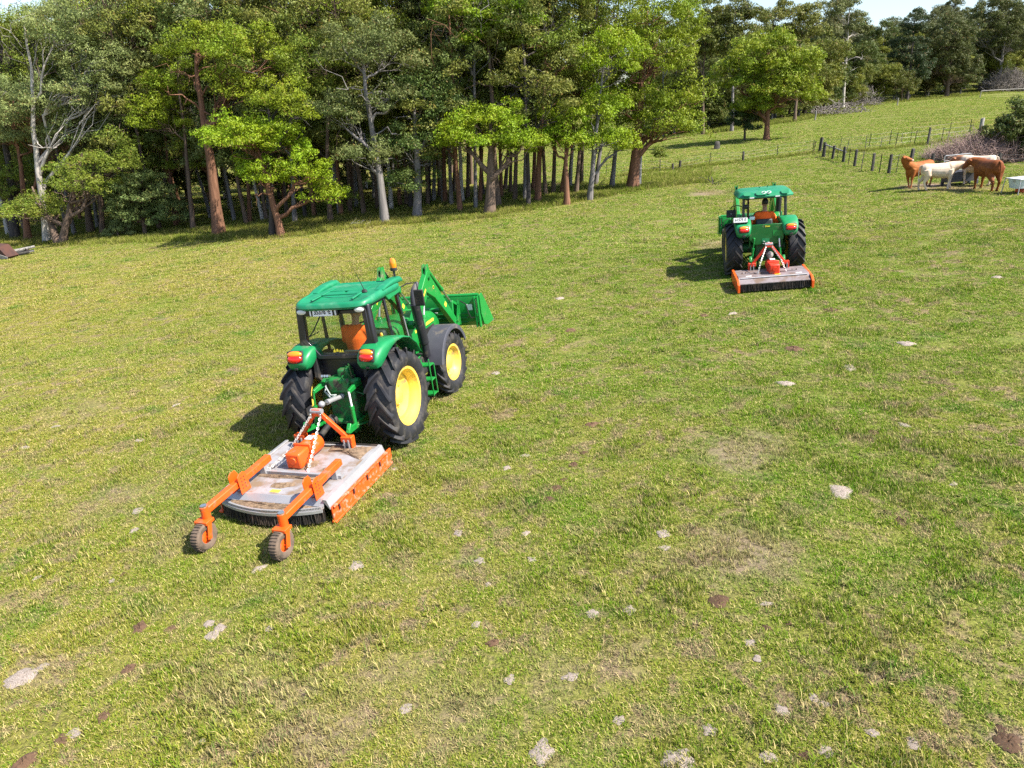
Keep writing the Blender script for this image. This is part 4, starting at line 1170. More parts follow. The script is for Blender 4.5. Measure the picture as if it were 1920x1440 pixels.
# ------------------------------------------------------------------ tractor with closed cab
T1_POS = (-2.63, 11.59); T1_HEAD = 16.0
T1 = thing('tractor', 'green cab tractor with raised front bucket and yellow wheels, towing the wheeled slasher', 'tractor', stand_matrix(*T1_POS, T1_HEAD) @ Euler((0, R(-2.2), 0)).to_matrix().to_4x4())
RR1, RF1 = .84, .64
tyR = tyre_mesh('rear_tyre', RR1, .47, .50, 17, M['tyre'], .062, .055, .40); riR = rim_mesh('rear_rim', .50, .47, M['yellow'], -.02)
tyF = tyre_mesh('front_tyre', RF1, .38, .36, 17, M['tyre'], .04, .05, .42); riF = rim_mesh('front_rim', .36, .38, M['yellow'], .03)
wheel(T1, 'rear_wheel', .80, 0, RR1 - .04, tyR, riR, 1, .1); wheel(T1, 'rear_wheel', -.80, 0, RR1 - .04, tyR, riR, -1, .23)
wheel(T1, 'front_wheel', .77, 2.34, RF1 - .03, tyF, riF, 1, .0, -.04); wheel(T1, 'front_wheel', -.77, 2.34, RF1 - .03, tyF, riF, -1, .2, -.04)
MB().box((0, 1.3, .78), (.46, 2.0, .5)).box((0, 2.55, .80), (.42, 1.2, .46)).build('gearbox_and_engine', M['green_dirty'], T1, bevel=.03)
MB().tube((-.7, 2.42, .62), (.7, 2.42, .62), .09, n=12).box((0, 2.42, .62), (.36, .3, .26)).build('front_axle', M['green_dirty'], T1, bevel=.01)
# bonnet
rings = []
for y, w, z1, z0 in [(1.02, .41, 1.74, 1.02), (2.2, .41, 1.68, 1.0), (2.9, .39, 1.58, .98), (3.2, .35, 1.46, .96), (3.32, .28, 1.32, .96)]:
    rings.append([(px_, y, (z1 + z0) / 2 + q) for px_, q in sup(w, (z1 - z0) / 2, 24, .42)])
hood = MB().loft(rings).build('bonnet', M['green'], T1, smooth=50)
for s in (-1, 1):
    MB().box((s * .412, 2.15, 1.40), (.006, 1.3, .055)).build('yellow_stripe', M['yellow_dec'], hood)
    MB().box((s * .405, 2.5, 1.18), (.008, .6, .26)).build('side_grille', M['black_matt'], hood)
MB().box((0, 3.33, 1.12), (.42, .03, .30)).build('front_grille', M['black_matt'], hood, bevel=.01)
# cab floor, back panel and body
MB().box((0, .55, 1.12), (1.16, 1.6, .10)).build('cab_floor', M['black_matt'], T1, bevel=.01)
MB().box((0, -.34, 1.32), (.90, .22, .62)).box((.0, -.50, 1.63), (1.06, .12, .12)).build('back_panel', M['black'], T1, bevel=.02)
for s in (-1, 1):
    MB().prism([(-.62, 1.62), (-.20, 1.66), (.3, 1.5), (.2, 1.2), (-.15, 1.0), (-.45, 1.05), (-.66, 1.3)], 'x', s * .44, s * .50).build('inner_guard', M['black_matt'], T1)
    pod_fender(T1, s, (0, RR1), .66, .3, [(28, .90, .014, .20), (45, .90, .016, .21), (65, .905, .02, .22), (82, .915, .028, .225), (98, .945, .05, .23), (109, .985, .085, .235), (118, 1.03, .12, .235), (126, 1.06, .145, .23), (133, 1.075, .15, .215), (138, 1.075, .125, .195), (141, 1.07, .07, .15)], M['fender'])
    a = R(150); r_ = 1.06
    tail_light(T1, (s * .67, -.850, 1.73), .27, .20, R(-20), s)
    MB().box((s * .67, -.895, 1.535), (.06, .02, .03)).build('reflector', M['black_matt'], T1, bevel=.004)
    guard(T1, 'front_mudguard', s, (2.34, RF1), .74, .59, .98, 22, 168, M['dark_grey'], .02, .09)
    MB().bar((s * .5, 2.35, 1.1), (s * .75, 2.40, 1.34), .05, .04).build('mudguard_stay', M['black_matt'], T1)
# cab frame: bottom (z 1.36) to eaves (z 2.48)
ZB, ZT = 1.66, 2.47
rb, rtp = (.665, -.54), (.62, -.46)          # rear pillar foot and head (x,y)
fb, ft = (.64, 1.40), (.60, 1.18)           # front pillar
for s in (-1, 1):
    MB().bar((s * rb[0], rb[1], ZB - .04), (s * rtp[0], rtp[1], ZT + .03), .15, .17, up=(0, 1, 0), w1=.14, h1=.15).build('rear_pillar', M['black'], T1, bevel=.03)
    MB().bar((s * fb[0], fb[1], 1.10), (s * ft[0], ft[1], ZT + .02), .07, .09, up=(0, 1, 0)).build('front_pillar', M['black'], T1, bevel=.015)
    MB().bar((s * .66, .50, 1.15), (s * .62, .42, ZT + .02), .05, .07, up=(0, 1, 0)).build('door_pillar', M['black'], T1, bevel=.012)
    # rear quarter window frame and pane, door pane
    q = lambda y, z: (s * (.668 - .045 * (z - ZB) / (ZT - ZB)), y, z)
    MB().add([q(-.44, ZB + .06), q(.48, ZB + .02), q(.42, ZT - .02), q(-.40, ZT - .02)], [(0, 1, 2, 3)]).build('quarter_window', M['glass'], T1, smooth=0)
    MB().ring_frame([q(-.46, ZB + .0), q(.50, ZB - .04), q(.44, ZT), q(-.42, ZT)], [q(-.40, ZB + .05), q(.45, ZB + .02), q(.40, ZT - .05), q(-.37, ZT - .05)], .03).build('window_frame', M['black'], T1)
    MB().add([q(.52, 1.30), q(1.38, 1.30), q(1.20, ZT - .02), q(.46, ZT - .02)], [(0, 1, 2, 3)]).build('door_glass', M['glass'], T1, smooth=0)
    MB().tube(q(1.30, 1.5), q(1.24, 1.95), .014, n=8).build('grab_rail', M['grey_int'], T1)
    MB().box((s * .66, 1.0, 1.24), (.05, .88, .20)).build('door_sill', M['black'], T1, bevel=.015)
MB().bar((-.60, -.46, ZT - .02), (.60, -.46, ZT - .02), .10, .14).build('rear_header', M['black'], T1, bevel=.02)
MB().bar((-.59, 1.20, ZT), (.59, 1.20, ZT), .08, .10).build('front_header', M['black'], T1, bevel=.02)
hexo = [(-.63, 2.42), (.63, 2.42), (.66, 1.92), (.40, 1.60), (-.40, 1.60), (-.66, 1.92)]
hexi = [(-.55, 2.36), (.55, 2.36), (.575, 1.94), (.35, 1.67), (-.35, 1.67), (-.575, 1.94)]
ry = lambda z: -.52 - .08 * (2.42 - z) / .8
rw = MB().ring_frame([(x, ry(z), z) for x, z in hexo], [(x, ry(z), z) for x, z in hexi], .06).build('rear_window_frame', M['black'], T1, bevel=.01)
MB().add([(x, ry(z) - .004, z) for x, z in hexi], [tuple(range(6))]).build('rear_pane', M['glass'], rw, smooth=0)
st = MB()
for i, (a, c, w) in enumerate([(-.075, .0, .05), (-.02, .012, .05), (.035, .0, .045), (.08, .0, .035)]):
    z = 1.735 + c; st.add([(a - w / 2, ry(z) - .012, z - .022), (a + w / 2, ry(z) - .012, z - .022), (a + w / 2 - .008, ry(z) - .012, z + .022 + (i == 0) * .015), (a - w / 2 + .012, ry(z) - .012, z + .022)], [(0, 1, 2, 3)])
st.build('yellow_window_sticker', M['yellow_dec'], rw, smooth=0)
MB().path([(-.22, ry(2.36) - .03, 2.36), (-.40, ry(2.1) - .03, 2.10), (-.50, ry(1.95) - .03, 2.0)], .012, 6).path([(-.30, ry(2.05) - .025, 2.08), (-.54, ry(1.95) - .025, 1.98)], .008, 6).build('rear_wiper', M['black_matt'], rw)
MB().add([(-.58, 1.38, 1.40), (.58, 1.38, 1.40), (.57, 1.20, 2.42), (-.57, 1.20, 2.42)], [(0, 1, 2, 3)]).build('windscreen', M['glass'], T1, smooth=0)
# roof: tapered shell with raised rim, ribs and front horns
def roof_ring(sx, z, y0=-.70, y1=1.36, wr=.705, wf=.74, n=40, inset=0):
    o = []
    for k in range(n):
        a = 2 * math.pi * k / n; c, s = math.cos(a), math.sin(a)
        e = .32
        xx = math.copysign(abs(c) ** e, c); yy = math.copysign(abs(s) ** e, s)
        w = wr + (wf - wr) * (yy * .5 + .5)
        o.append((xx * w * sx, (y0 + y1) / 2 + yy * ((y1 - y0) / 2) * (1 - (1 - sx) * .9), z + (-.055 * max(0, -yy) ** 2 if z > 2.5 else -.02 * max(0, -yy) ** 2)))
    return o
rf = MB().loft([roof_ring(.95, 2.47), roof_ring(.99, 2.50), roof_ring(1.0, 2.545), roof_ring(.985, 2.59), roof_ring(.95, 2.615), roof_ring(.91, 2.62), roof_ring(.885, 2.605), roof_ring(.5, 2.612), roof_ring(.05, 2.615)]).build('roof', M['roof'], T1, smooth=38)
for x in (-.38, .38): MB().bar((x, -.45, 2.592), (x * .9, .62, 2.622), .05, .025).build('roof_rib', M['roof'], rf, bevel=.01)
for y in (-.05, .33): MB().bar((-.36, y, 2.61), (.36, y, 2.61), .03, .02).build('roof_rib', M['roof'], rf, bevel=.006)
for s in (-1, 1):
    MB().loft([[(s * (.63 + px_ * .09), y, z + q * h) for px_, q in sup(1, 1, 14, .5)] for y, z, h in [(.25, 2.60, .012), (.5, 2.625, .035), (.9, 2.64, .05), (1.28, 2.63, .055), (1.36, 2.60, .03)]]).build('roof_horn', M['roof'], rf, smooth=50)
    MB().prism([(.35, 2.50), (1.3, 2.50), (1.24, 2.42), (.50, 2.385)], 'x', s * .64, s * .70).build('side_valance', M['fender'], rf, bevel=.012)
    lp = MB().ball((s * .54, -.60, 2.43), (.105, .05, .055), 16, 10).build('work_lamp', M['black_matt'], rf)
    MB().ball((s * .54, -.622, 2.43), (.09, .04, .045), 16, 10).build('lens', M['lens'], lp)
MB().tube((.42, .10, 2.61), (.42, .10, 2.65), .055, .04, n=12).build('aerial_base', M['black_matt'], rf)
MB().tube((.42, .10, 2.65), (.33, .02, 3.02), .008, .004, n=6).build('aerial', M['black_matt'], rf)
bc = MB().tube((.63, 1.22, 2.60), (.63, 1.22, 2.80), .022, n=8).lathe([(0, 2.79), (.06, 2.79), (.065, 2.82), (.055, 2.85), (0, 2.85)], 16, 'z', (.63, 1.22, 0)).build('beacon_base', M['black_matt'], rf)
MB().lathe([(.058, 2.845), (.064, 2.90), (.058, 2.97), (.035, 3.01), (0, 3.015)], 18, 'z', (.63, 1.22, 0)).build('beacon_lens', M['amber'], bc)
MB().box((-.17, -.60, 2.415), (.62, .05, .13)).build('plate_box', M['black'], T1, bevel=.01)
number_plate(T1, '35376 ·E', Matrix.Translation((-.14, -.632, 2.415)) @ Euler((R(84), 0, 0)).to_matrix().to_4x4(), .37, .125)
for x in (-.37, .10): MB().box((x, -.63, 2.415), (.025, .01, .11)).build('plate_marker', M['white'], T1)
# exhaust and mirrors
ex = MB().path([(.70, 1.60, .98), (.70, 1.58, 1.3)], .075, 14).path([(.70, 1.58, 1.25), (.69, 1.46, 2.06)], [.092, .092], 16).build('exhaust_muffler', M['black'], T1, bevel=.01)
MB().path([(.69, 1.46, 2.04), (.69, 1.46, 2.16), (.70, 1.49, 2.28), (.72, 1.56, 2.37), (.735, 1.62, 2.42)], [.075, .07, .065, .055, .03], 12).build('exhaust_tip', M['dark_grey'], ex)
for s in (-1, 1):
    MB().path([(s * .64, 1.20, 2.46), (s * .80, 1.32, 2.53), (s * .96, 1.40, 2.53), (s * .97, 1.40, 2.40)], .012, 6).build('mirror_arm', M['black_matt'], T1)
    mi = MB().box((s * .97, 1.41, 2.25), (.19, .05, .30)).build('mirror', M['black_matt'], T1, bevel=.02)
    MB().box((s * .97, 1.381, 2.25), (.15, .006, .25)).build('mirror_glass', M['black'], mi)
# steps
for s in (-1, 1):
    sp = MB().prism([(.95, 1.12), (1.22, 1.12), (1.22, .36), (1.16, .30), (.95, .36)], 'x', s * .735, s * .755).bar((s * 1.0, .99, 1.12), (s * 1.0, .99, .40), .02, .02).bar((s * 1.0, 1.19, .98), (s * 1.0, 1.19, .40), .02, .02).build('step_frame', M['green'], T1, bevel=.004)
    for z in (.42, .70, .98): MB().box((s * .88, 1.09, z), (.24, .21, .025)).build('step_tread', M['green'], sp, bevel=.004)
MB().box((-.55, 1.2, .72), (.36, .9, .42)).build('fuel_tank', M['black_matt'], T1, bevel=.06)
MB().box((.52, 1.55, .82), (.26, .5, .36)).build('battery_box', M['black_matt'], T1, bevel=.03)
# cab interior
se = MB().box((.0, .24, 1.30), (.46, .48, .12)).box((.0, .22, 1.21), (.30, .36, .10)).build('seat', M['seat'], T1, bevel=.04)
MB().box((.0, -.02, 1.47), (.44, .10, .30), rot=(R(-8), 0, 0)).build('backrest', M['seat'], se, bevel=.045)
MB().box((0, -.36, 1.60), (.98, .24, .05)).box((-.38, -.1, 1.50), (.20, .6, .14)).build('rear_shelf', M['seat'], T1, bevel=.02)
co = MB().box((.46, .42, 1.50), (.24, .85, .26)).build('side_console', M['grey_int'], T1, bevel=.04)
MB().tube((.46, .45, 1.62), (.46, .43, 1.76), .012, n=8).build('gear_lever', M['black_matt'], co)
MB().ball((.46, .43, 1.78), (.03, .03, .045), 10, 8).build('yellow_knob', M['yellow'], co)
da = MB().box((0, 1.22, 1.55), (.52, .20, .34)).box((0, 1.10, 1.2), (.16, .3, .4)).build('dashboard', M['seat'], T1, bevel=.05)
wh = MB(); ring = [Vector((.20 * math.cos(a), .20 * math.sin(a), 0)) for a in [2 * math.pi * k / 24 for k in range(25)]]
Mw = Matrix.Translation((0, .78, 1.84)) @ Euler((R(30), 0, 0)).to_matrix().to_4x4()
wh.path([Mw @ p for p in ring], .016, 8, cap=False)
for k in range(3): wh.tube(Mw @ Vector((0, 0, -.02)), Mw @ ring[k * 8 + 2], .012, n=6)
wh.tube(Mw @ Vector((0, 0, 0)), (0, 1.08, 1.52), .03, n=10)
wh.build('steering_wheel', M['black_matt'], T1)
# the cab stands well forward of the axle and is short: set its pieces along the tractor
CAB = {'cab_floor', 'back_panel', 'rear_pillar', 'front_pillar', 'door_pillar', 'quarter_window', 'window_frame', 'door_glass', 'grab_rail', 'door_sill', 'rear_header', 'front_header', 'rear_window_frame', 'windscreen', 'roof',
       'plate_box', 'plate_marker', 'number_plate', 'mirror_arm', 'mirror', 'seat', 'rear_shelf', 'side_console', 'dashboard', 'steering_wheel'}
def along(o, f, deep=True):
    if o.location.length > 1e-6: o.location.y = f(o.location.y); return
    for v in o.data.vertices: v.co.y = f(v.co.y)
    if deep:
        for c in o.children: along(c, f)
for o in list(T1.children):
    b0 = o.name.split('.')[0]
    if b0 in CAB: along(o, lambda y: -.32 + .70 * (y + .62))
    elif b0 in ('rear_mudguard', 'tail_light', 'reflector', 'inner_guard'):
        along(o, lambda y: y + .27)
loader(T1, .49, (1.62, 1.62), (2.58, 2.30), (3.72, 1.08), None, (3.92, .86), 2.10, .72, .72)
PIN1 = [(-.46, -1.08, .62), (.38, -1.12, .62)]; TOP1 = (-.06, -1.02, 1.06)
hitch(T1, RR1, PIN1, TOP1)

# ------------------------------------------------------------------ slasher on two tail wheels
def a_frame(t, ax, yf, zt, yt, z0, mat, w=.07):
    fr = MB().bar((ax - .44, yf, z0 + .16), (ax - .04, yt, zt), .06, w).bar((ax + .44, yf, z0 + .16), (ax + .04, yt, zt), .06, w).box((ax, yt, zt), (.16, .07, .12)).build('a_frame', M[mat], t, bevel=.008)
    for s in (-1, 1):
        MB().box((ax + s * .44, yf - .02, z0 + .17), (.20, .11, .09)).box((ax + s * .52, yf - .02, z0 + .10), (.03, .11, .24)).build('hitch_foot', M[mat], fr, bevel=.008)
        MB().box((ax + s * .40, yf - .05, z0 + .08), (.02, .09, .18)).box((ax + s * .48, yf - .05, z0 + .08), (.02, .09, .18)).build('deck_lug', M['galv'], fr)
    MB().tube((ax - .10, yt, zt + .02), (ax + .10, yt, zt + .02), .045, n=12).build('top_pin', M['galv'], fr)
    return fr

def gearbox_pto(t, ax, y, z0, mat, pto_end, dome=True):
    g_ = MB().box((ax, y - .12, z0 + .14), (.26, .30, .26)).build('gearbox', M[mat], t, bevel=.03)
    b = MB(); n = 12; ring = []
    for yy, r_ in ((y + .04, .15), (y + .40, .15), (y + .42, .13)):
        ring.append([(ax + r_ * math.cos(a), yy, z0 + .15 + r_ * math.sin(a)) for a in [2 * math.pi * k / 20 for k in range(20)]])
    b.loft(ring).build('gearbox_guard', M[mat], g_)
    MB().box((ax, y + .03, z0 + .15), (.315, .035, .315)).build('flange', M[mat], g_, bevel=.02)
    MB().lathe([(0, y - .285), (.055, y - .285), (.06, y - .27), (.06, y - .26)], 20, 'y', (ax, 0, z0 + .15)).build('bearing_cap', M[mat], g_)
    MB().box((ax + .02, y + .25, z0 + .303), (.13, .14, .006)).build('white_label', M['white'], g_)
    e = Vector(pto_end); s0 = Vector((ax, y + .40, z0 + .15)); d = (e - s0)
    MB().path([s0, s0 + d * .12, s0 + d * .14, s0 + d * .8, s0 + d * .82, e], [.09, .075, .05, .05, .085, .10], 14).build('pto_shaft', M['black_matt'], t)
    return g_

def curtain(t, name, pts, ztop, zbot, step, mat):
    """hanging chain guard along a curve"""
    b = MB(); L = [Vector(p) for p in pts]
    seg = [(L[i + 1] - L[i]).length for i in range(len(L) - 1)]; tot = sum(seg); n = int(tot / step); rr = random.Random(9)
    for k in range(n):
        d = (k + .5) / n * tot; i = 0
        while i < len(seg) - 1 and d > seg[i]: d -= seg[i]; i += 1
        p = L[i].lerp(L[i + 1], d / seg[i])
        x, y = p.x + rr.uniform(-.006, .006), p.y + rr.uniform(-.012, .012)
        z = zbot + rr.uniform(0, .02)
        b.path([(x, y, ztop), (x + rr.uniform(-.008, .008), y + rr.uniform(-.015, .015), (ztop + z) / 2), (x + rr.uniform(-.015, .015), y - rr.uniform(0, .03), z)], .0075, 4)
    return b.build(name, M[mat], t)

def mud_sheet(t, name, pts, z, mat='mud', seed=0, hmax=.035):
    """uneven heap of dried clippings filling a polygon on the deck"""
    rr = np.random.RandomState(seed); b = MB()
    cx = sum(p[0] for p in pts) / len(pts); cy = sum(p[1] for p in pts) / len(pts)
    n = 72; rings = 7; V = []; P = [Vector(p) for p in pts]
    per = [(P[(i + 1) % len(P)] - P[i]).length for i in range(len(P))]; tot = sum(per)
    out = []
    for k in range(n):
        d = k / n * tot; i = 0
        while d > per[i]: d -= per[i]; i += 1
        q = P[i].lerp(P[(i + 1) % len(P)], d / per[i]); out.append(q)
    jit = 1 - .20 * rr.rand(n)
    jit = (jit + np.roll(jit, 1) + np.roll(jit, -1)) / 3
    for r_ in range(rings):
        f = 1 - r_ / rings
        for k in range(n):
            h = 0 if r_ == 0 else hmax * (.25 + .75 * rr.rand()) * (1 - .5 * f ** 4)
            V.append((cx + (out[k].x - cx) * f * jit[k], cy + (out[k].y - cy) * f * jit[k], z + h))
    F = [(r_ * n + k, r_ * n + (k + 1) % n, (r_ + 1) * n + (k + 1) % n, (r_ + 1) * n + k) for r_ in range(rings - 1) for k in range(n)]
    F.append(tuple((rings - 1) * n + k for k in range(n)))
    return b.add(V, F).build(name, M[mat], t, smooth=60)

SL_POS = (-3.16, 9.90); SL_HEAD = 17.5
S1 = thing('slasher', 'orange and grey slasher mower with two tail wheels behind the cab tractor', 'mower', stand_matrix(*SL_POS, SL_HEAD))
ZD = .36
W2 = .86
deck = MB().prism([(-W2, .74), (W2, .74), (W2, -.88), (-W2, -.88)], 'z', ZD - .012, ZD).build('deck', M['deck'], S1)
# long side bevels, rear step and rear apron with curved lip
for s in (-1, 1):
    MB().add([(s * W2, .76, ZD + .028), (s * (W2 + .055), .76, ZD + .02), (s * (W2 + .10), .76, ZD - .12), (s * (W2 + .09), .76, ZD - .13), (s * (W2 - .01), .76, ZD + .012)] + [(s * W2, -.95, ZD + .028), (s * (W2 + .055), -.95, ZD + .02), (s * (W2 + .10), -.95, ZD - .12), (s * (W2 + .09), -.95, ZD - .13), (s * (W2 - .01), -.95, ZD + .012)],
             [(0, 1, 6, 5), (1, 2, 7, 6), (2, 3, 8, 7), (3, 4, 9, 8), (4, 0, 5, 9), (0, 4, 3, 2, 1), (5, 6, 7, 8, 9)]).build('side_rail', M['galv'], deck, smooth=20)
    sk = MB().box((s * (W2 + .105), -.06, .155), (.03, 1.76, .22)).box((s * (W2 + .135), -.06, .265), (.05, 1.74, .03)).box((s * (W2 + .12), -.06, .035), (.075, 1.80, .035)).prism([(.82, .02), (.90, .12), (.90, .26), (.82, .26)], 'x', s * (W2 + .09), s * (W2 + .12)).build('side_skid', M['orange_scuffed'], S1, bevel=.008)
    for y in (-.78, -.36, .06, .48): MB().box((s * (W2 + .135), y, .20), (.02, .03, .10)).build('skid_strap', M['rust'], sk, bevel=.004)
MB().prism([(-.88, ZD + .012), (-.88, ZD - .012), (-.96, ZD - .085), (-.975, ZD - .075), (-.90, ZD + .012)], 'x', -W2, W2).build('rear_step', M['galv'], deck, smooth=20)
arc = [(-W2 + 2 * W2 * k / 18, -1.00 - .20 * math.sin(math.pi * k / 18) ** .8) for k in range(19)]
MB().prism(arc + [(W2, -.955), (-W2, -.955)], 'z', ZD - .105, ZD - .085).build('rear_apron', M['deck'], deck)
lip = MB(); lip.loft([[(x, y, ZD - .10), (x, y - .012, ZD - .10), (x, y - .012, ZD - .145), (x, y, ZD - .145)] for x, y in arc]).build('rear_lip', M['galv'], deck, smooth=20)
th = MB()
for k in range(86):
    x = -W2 + .02 + (2 * W2 - .04) * k / 85; u = (x + W2) / (2 * W2); y = -1.00 - .20 * math.sin(math.pi * u) ** .8
    th.box((x, y + .016, ZD - .072), (.010, .03, .03))
th.build('chain_pins', M['galv'], deck, smooth=0)
curtain(S1, 'chain_curtain', [(x, y + .012, 0) for x, y in arc], ZD - .11, .045, .011, 'curtain')
curtain(S1, 'chain_curtain', [(x, y + .035, 0) for x, y in arc], ZD - .11, .05, .012, 'curtain')
MB().box((0, .5, ZD - .10), (1.64, .7, .16)).box((0, -.3, ZD - .06), (1.5, 1.1, .08)).build('rotor_housing', M['curtain'], S1)
MB().prism([(-.24, ZD + .002), (-.33, ZD + .002), (-.33, ZD + .055), (-.30, ZD + .062), (-.24, ZD + .05)], 'x', -.80, .80).build('cross_channel', M['galv'], deck, smooth=20)
mud_sheet(S1, 'dried_clippings', [(-.80, -.97), (.80, -.97), (.70, -1.05), (.35, -1.14), (0, -1.16), (-.35, -1.14), (-.72, -1.05)], ZD - .083, seed=1, hmax=.035)
mud_sheet(S1, 'dried_clippings', [(-.02, .72), (.80, .72), (.82, .24), (.60, .34), (.30, .50), (.05, .48)], ZD + .002, seed=2, hmax=.035)
mud_sheet(S1, 'dried_clippings', [(-.78, -.34), (.55, -.34), (.50, -.42), (.1, -.40), (-.3, -.44), (-.7, -.41)], ZD + .002, seed=3, hmax=.03)
mud_sheet(S1, 'dried_clippings', [(-.25, -.56), (.12, -.50), (.20, -.60), (-.02, -.72), (-.24, -.70)], ZD + .002, seed=4, hmax=.02)
mud_sheet(S1, 'dried_clippings', [(-.62, .36), (-.38, .40), (-.36, .24), (-.52, .18), (-.66, .26)], ZD + .002, seed=5, hmax=.02)
mud_sheet(S1, 'dried_clippings', [(-.18, .14), (.14, .20), (.20, .02), (.05, -.16), (-.30, -.20), (-.26, 0)], ZD + .002, seed=6, hmax=.03)
mud_sheet(S1, 'dried_clippings', [(.30, -.05), (.60, .0), (.62, -.18), (.36, -.2)], ZD + .002, seed=7, hmax=.02)
MB().box((-.05, -.78, ZD + .003), (.16, .07, .004)).build('pale_label', M['yellow_dec'], deck)
MB().box((.62, -.74, ZD + .003), (.12, .08, .004)).build('white_label', M['white'], deck)
AX = -.13
a_frame(S1, AX + .08, .66, 1.00, .60, ZD, 'orange')
gearbox_pto(S1, AX, .12, ZD, 'orange', (AX - .02, 1.14, .62))
for xw in (-.56, .70):
    arm = MB().bar((xw + .01, -.16, ZD + .205), (xw - .005, -1.66, ZD + .15), .105, .105, w1=.10, h1=.10).build('tail_arm', M['orange'], S1, bevel=.014)
    MB().box((xw, -.30, ZD + .10), (.10, .12, .20)).build('arm_mount', M['galv'], arm, bevel=.008)
    for s in (-1, 1):
        MB().prism([(-.76, ZD + .02), (-.98, ZD + .02), (-.99, ZD + .30), (-.94, ZD + .34), (-.84, ZD + .34), (-.80, ZD + .28)], 'x', xw + s * .072, xw + s * .084).build('height_plate', M['orange'], arm, bevel=.003)
        hb = MB()
        for k in range(4):
            for j in range(2): hb.tube((xw + s * .072 + s * .011, -.86 - .06 * j, ZD + .10 + .055 * k), (xw + s * .072 + s * .014, -.86 - .06 * j, ZD + .10 + .055 * k), .011, n=8)
        hb.build('pin_holes', M['ink'], arm, smooth=0)
    yw = -1.74
    MB().tube((xw, yw + .10, ZD + .05), (xw, yw + .10, ZD + .22), .060, n=14).build('swivel_post', M['orange'], arm)
    MB().tube((xw, yw + .10, ZD + .22), (xw, yw + .10, ZD + .245), .045, n=14).build('swivel_cap', M['steel'], arm)
    MB().box((xw, yw + .04, ZD + .03), (.21, .16, .05)).bar((xw - .095, yw + .03, ZD + .02), (xw - .095, yw - .04, .16), .016, .075, up=(0, 1, 0)).bar((xw + .095, yw + .03, ZD + .02), (xw + .095, yw - .04, .16), .016, .075, up=(0, 1, 0)).build('fork', M['orange'], arm, bevel=.006)
    tw_ = MB().lathe([(.09, -.05), (.12, -.068), (.17, -.072), (.192, -.055), (.198, 0), (.192, .055), (.17, .072), (.12, .068), (.09, .05)], 32)
    for k in range(30):
        a = 2 * math.pi * k / 30; tw_.box((0, .197 * math.cos(a), .197 * math.sin(a)), (.105, .022, .016), rot=(a, 0, 0))
    wl = MB().lathe([(0, -.04), (.05, -.045), (.09, -.03), (.095, -.045), (.095, .045), (.09, .03), (.05, .045), (0, .04)], 24).tube((-.11, 0, 0), (.11, 0, 0), .014, n=8).build('tail_wheel', M['orange'], arm, loc=(xw, yw - .04, .195))
    tw_.build('tyre', M['tyre_brown'], wl)
topc = Vector((AX + .08, .58, .96))
for s, e in ((-1, (-.50, -.26, ZD + .06)), (1, (.20, -.27, ZD + .06))):
    e = Vector(e); p0 = topc + Vector((s * .09, -.04, 0)); mid = p0.lerp(e, .55) - Vector((0, 0, .02 if s > 0 else .10))
    chain([p0, mid, e]).build('lift_chain', M['chain'], S1)
    MB().box(p0, (.035, .03, .08)).build('chain_shackle', M['steel'], S1, bevel=.008)

# ------------------------------------------------------------------ open tractor with canopy
T2_POS = (7.38, 20.75); T2_HEAD = 11.0
T2 = thing('tractor', 'green open tractor with flat canopy and wide black tyres facing the cattle', 'tractor', stand_matrix(*T2_POS, T2_HEAD))
RR2, RF2 = .76, .52
ty2 = tyre_mesh('rear_tyre', RR2, .45, .42, 17, M['tyre'], .058, .056, .42); ri2 = rim_mesh('rear_rim', .42, .45, M['yellow'], -.02)
tf2 = tyre_mesh('front_tyre', RF2, .32, .28, 16, M['tyre'], .035, .05, .42); rf2 = rim_mesh('front_rim', .28, .32, M['yellow'], .03)
wheel(T2, 'rear_wheel', .84, 0, RR2 - .04, ty2, ri2, 1, .15); wheel(T2, 'rear_wheel', -.84, 0, RR2 - .04, ty2, ri2, -1, .3)
wheel(T2, 'front_wheel', .80, 2.10, RF2 - .03, tf2, rf2, 1, .0); wheel(T2, 'front_wheel', -.80, 2.10, RF2 - .03, tf2, rf2, -1, .2)
MB().box((0, 1.1, .72), (.42, 1.9, .46)).box((0, 2.2, .74), (.40, 1.1, .42)).build('gearbox_and_engine', M['green_dirty'], T2, bevel=.03)
MB().tube((-.66, 2.10, .50), (.66, 2.10, .50), .08, n=12).build('front_axle', M['green_dirty'], T2)
rings = []
for y, w, z1, z0 in [(1.15, .37, 1.50, .92), (1.9, .37, 1.46, .90), (2.5, .35, 1.38, .88), (2.78, .30, 1.22, .88)]:
    rings.append([(px_, y, (z1 + z0) / 2 + q) for px_, q in sup(w, (z1 - z0) / 2, 24, .42)])
hd2 = MB().loft(rings).build('bonnet', M['green'], T2, smooth=50)
for s in (-1, 1): MB().box((s * .372, 1.85, 1.24), (.006, 1.1, .05)).build('yellow_stripe', M['yellow_dec'], hd2)
MB().box((0, .45, .98), (1.10, 1.3, .06)).build('platform', M['green_dark'], T2, bevel=.01)
pan = MB().prism([(-.46, 1.50), (.46, 1.50), (.46, 1.10), (.30, .94), (-.30, .94), (-.46, 1.10)], 'y', -.70, -.66).build('rear_panel', M['green_dark'], T2, bevel=.01)
MB().box((.30, -.703, 1.24), (.26, .004, .16)).build('embossed_plate', M['green'], pan, bevel=.001)
MB().box((-.02, -.704, 1.06), (.20, .004, .10)).build('pale_green_label', M['fender'], pan)
st = MB()
for i, a in enumerate((.0, .035, .065, .095)): st.box((a - .02, -.704, 1.44 + (.006 if i == 0 else 0)), (.024, .004, .03 if i else .045))
st.build('yellow_sticker', M['yellow_dec'], pan, smooth=0)
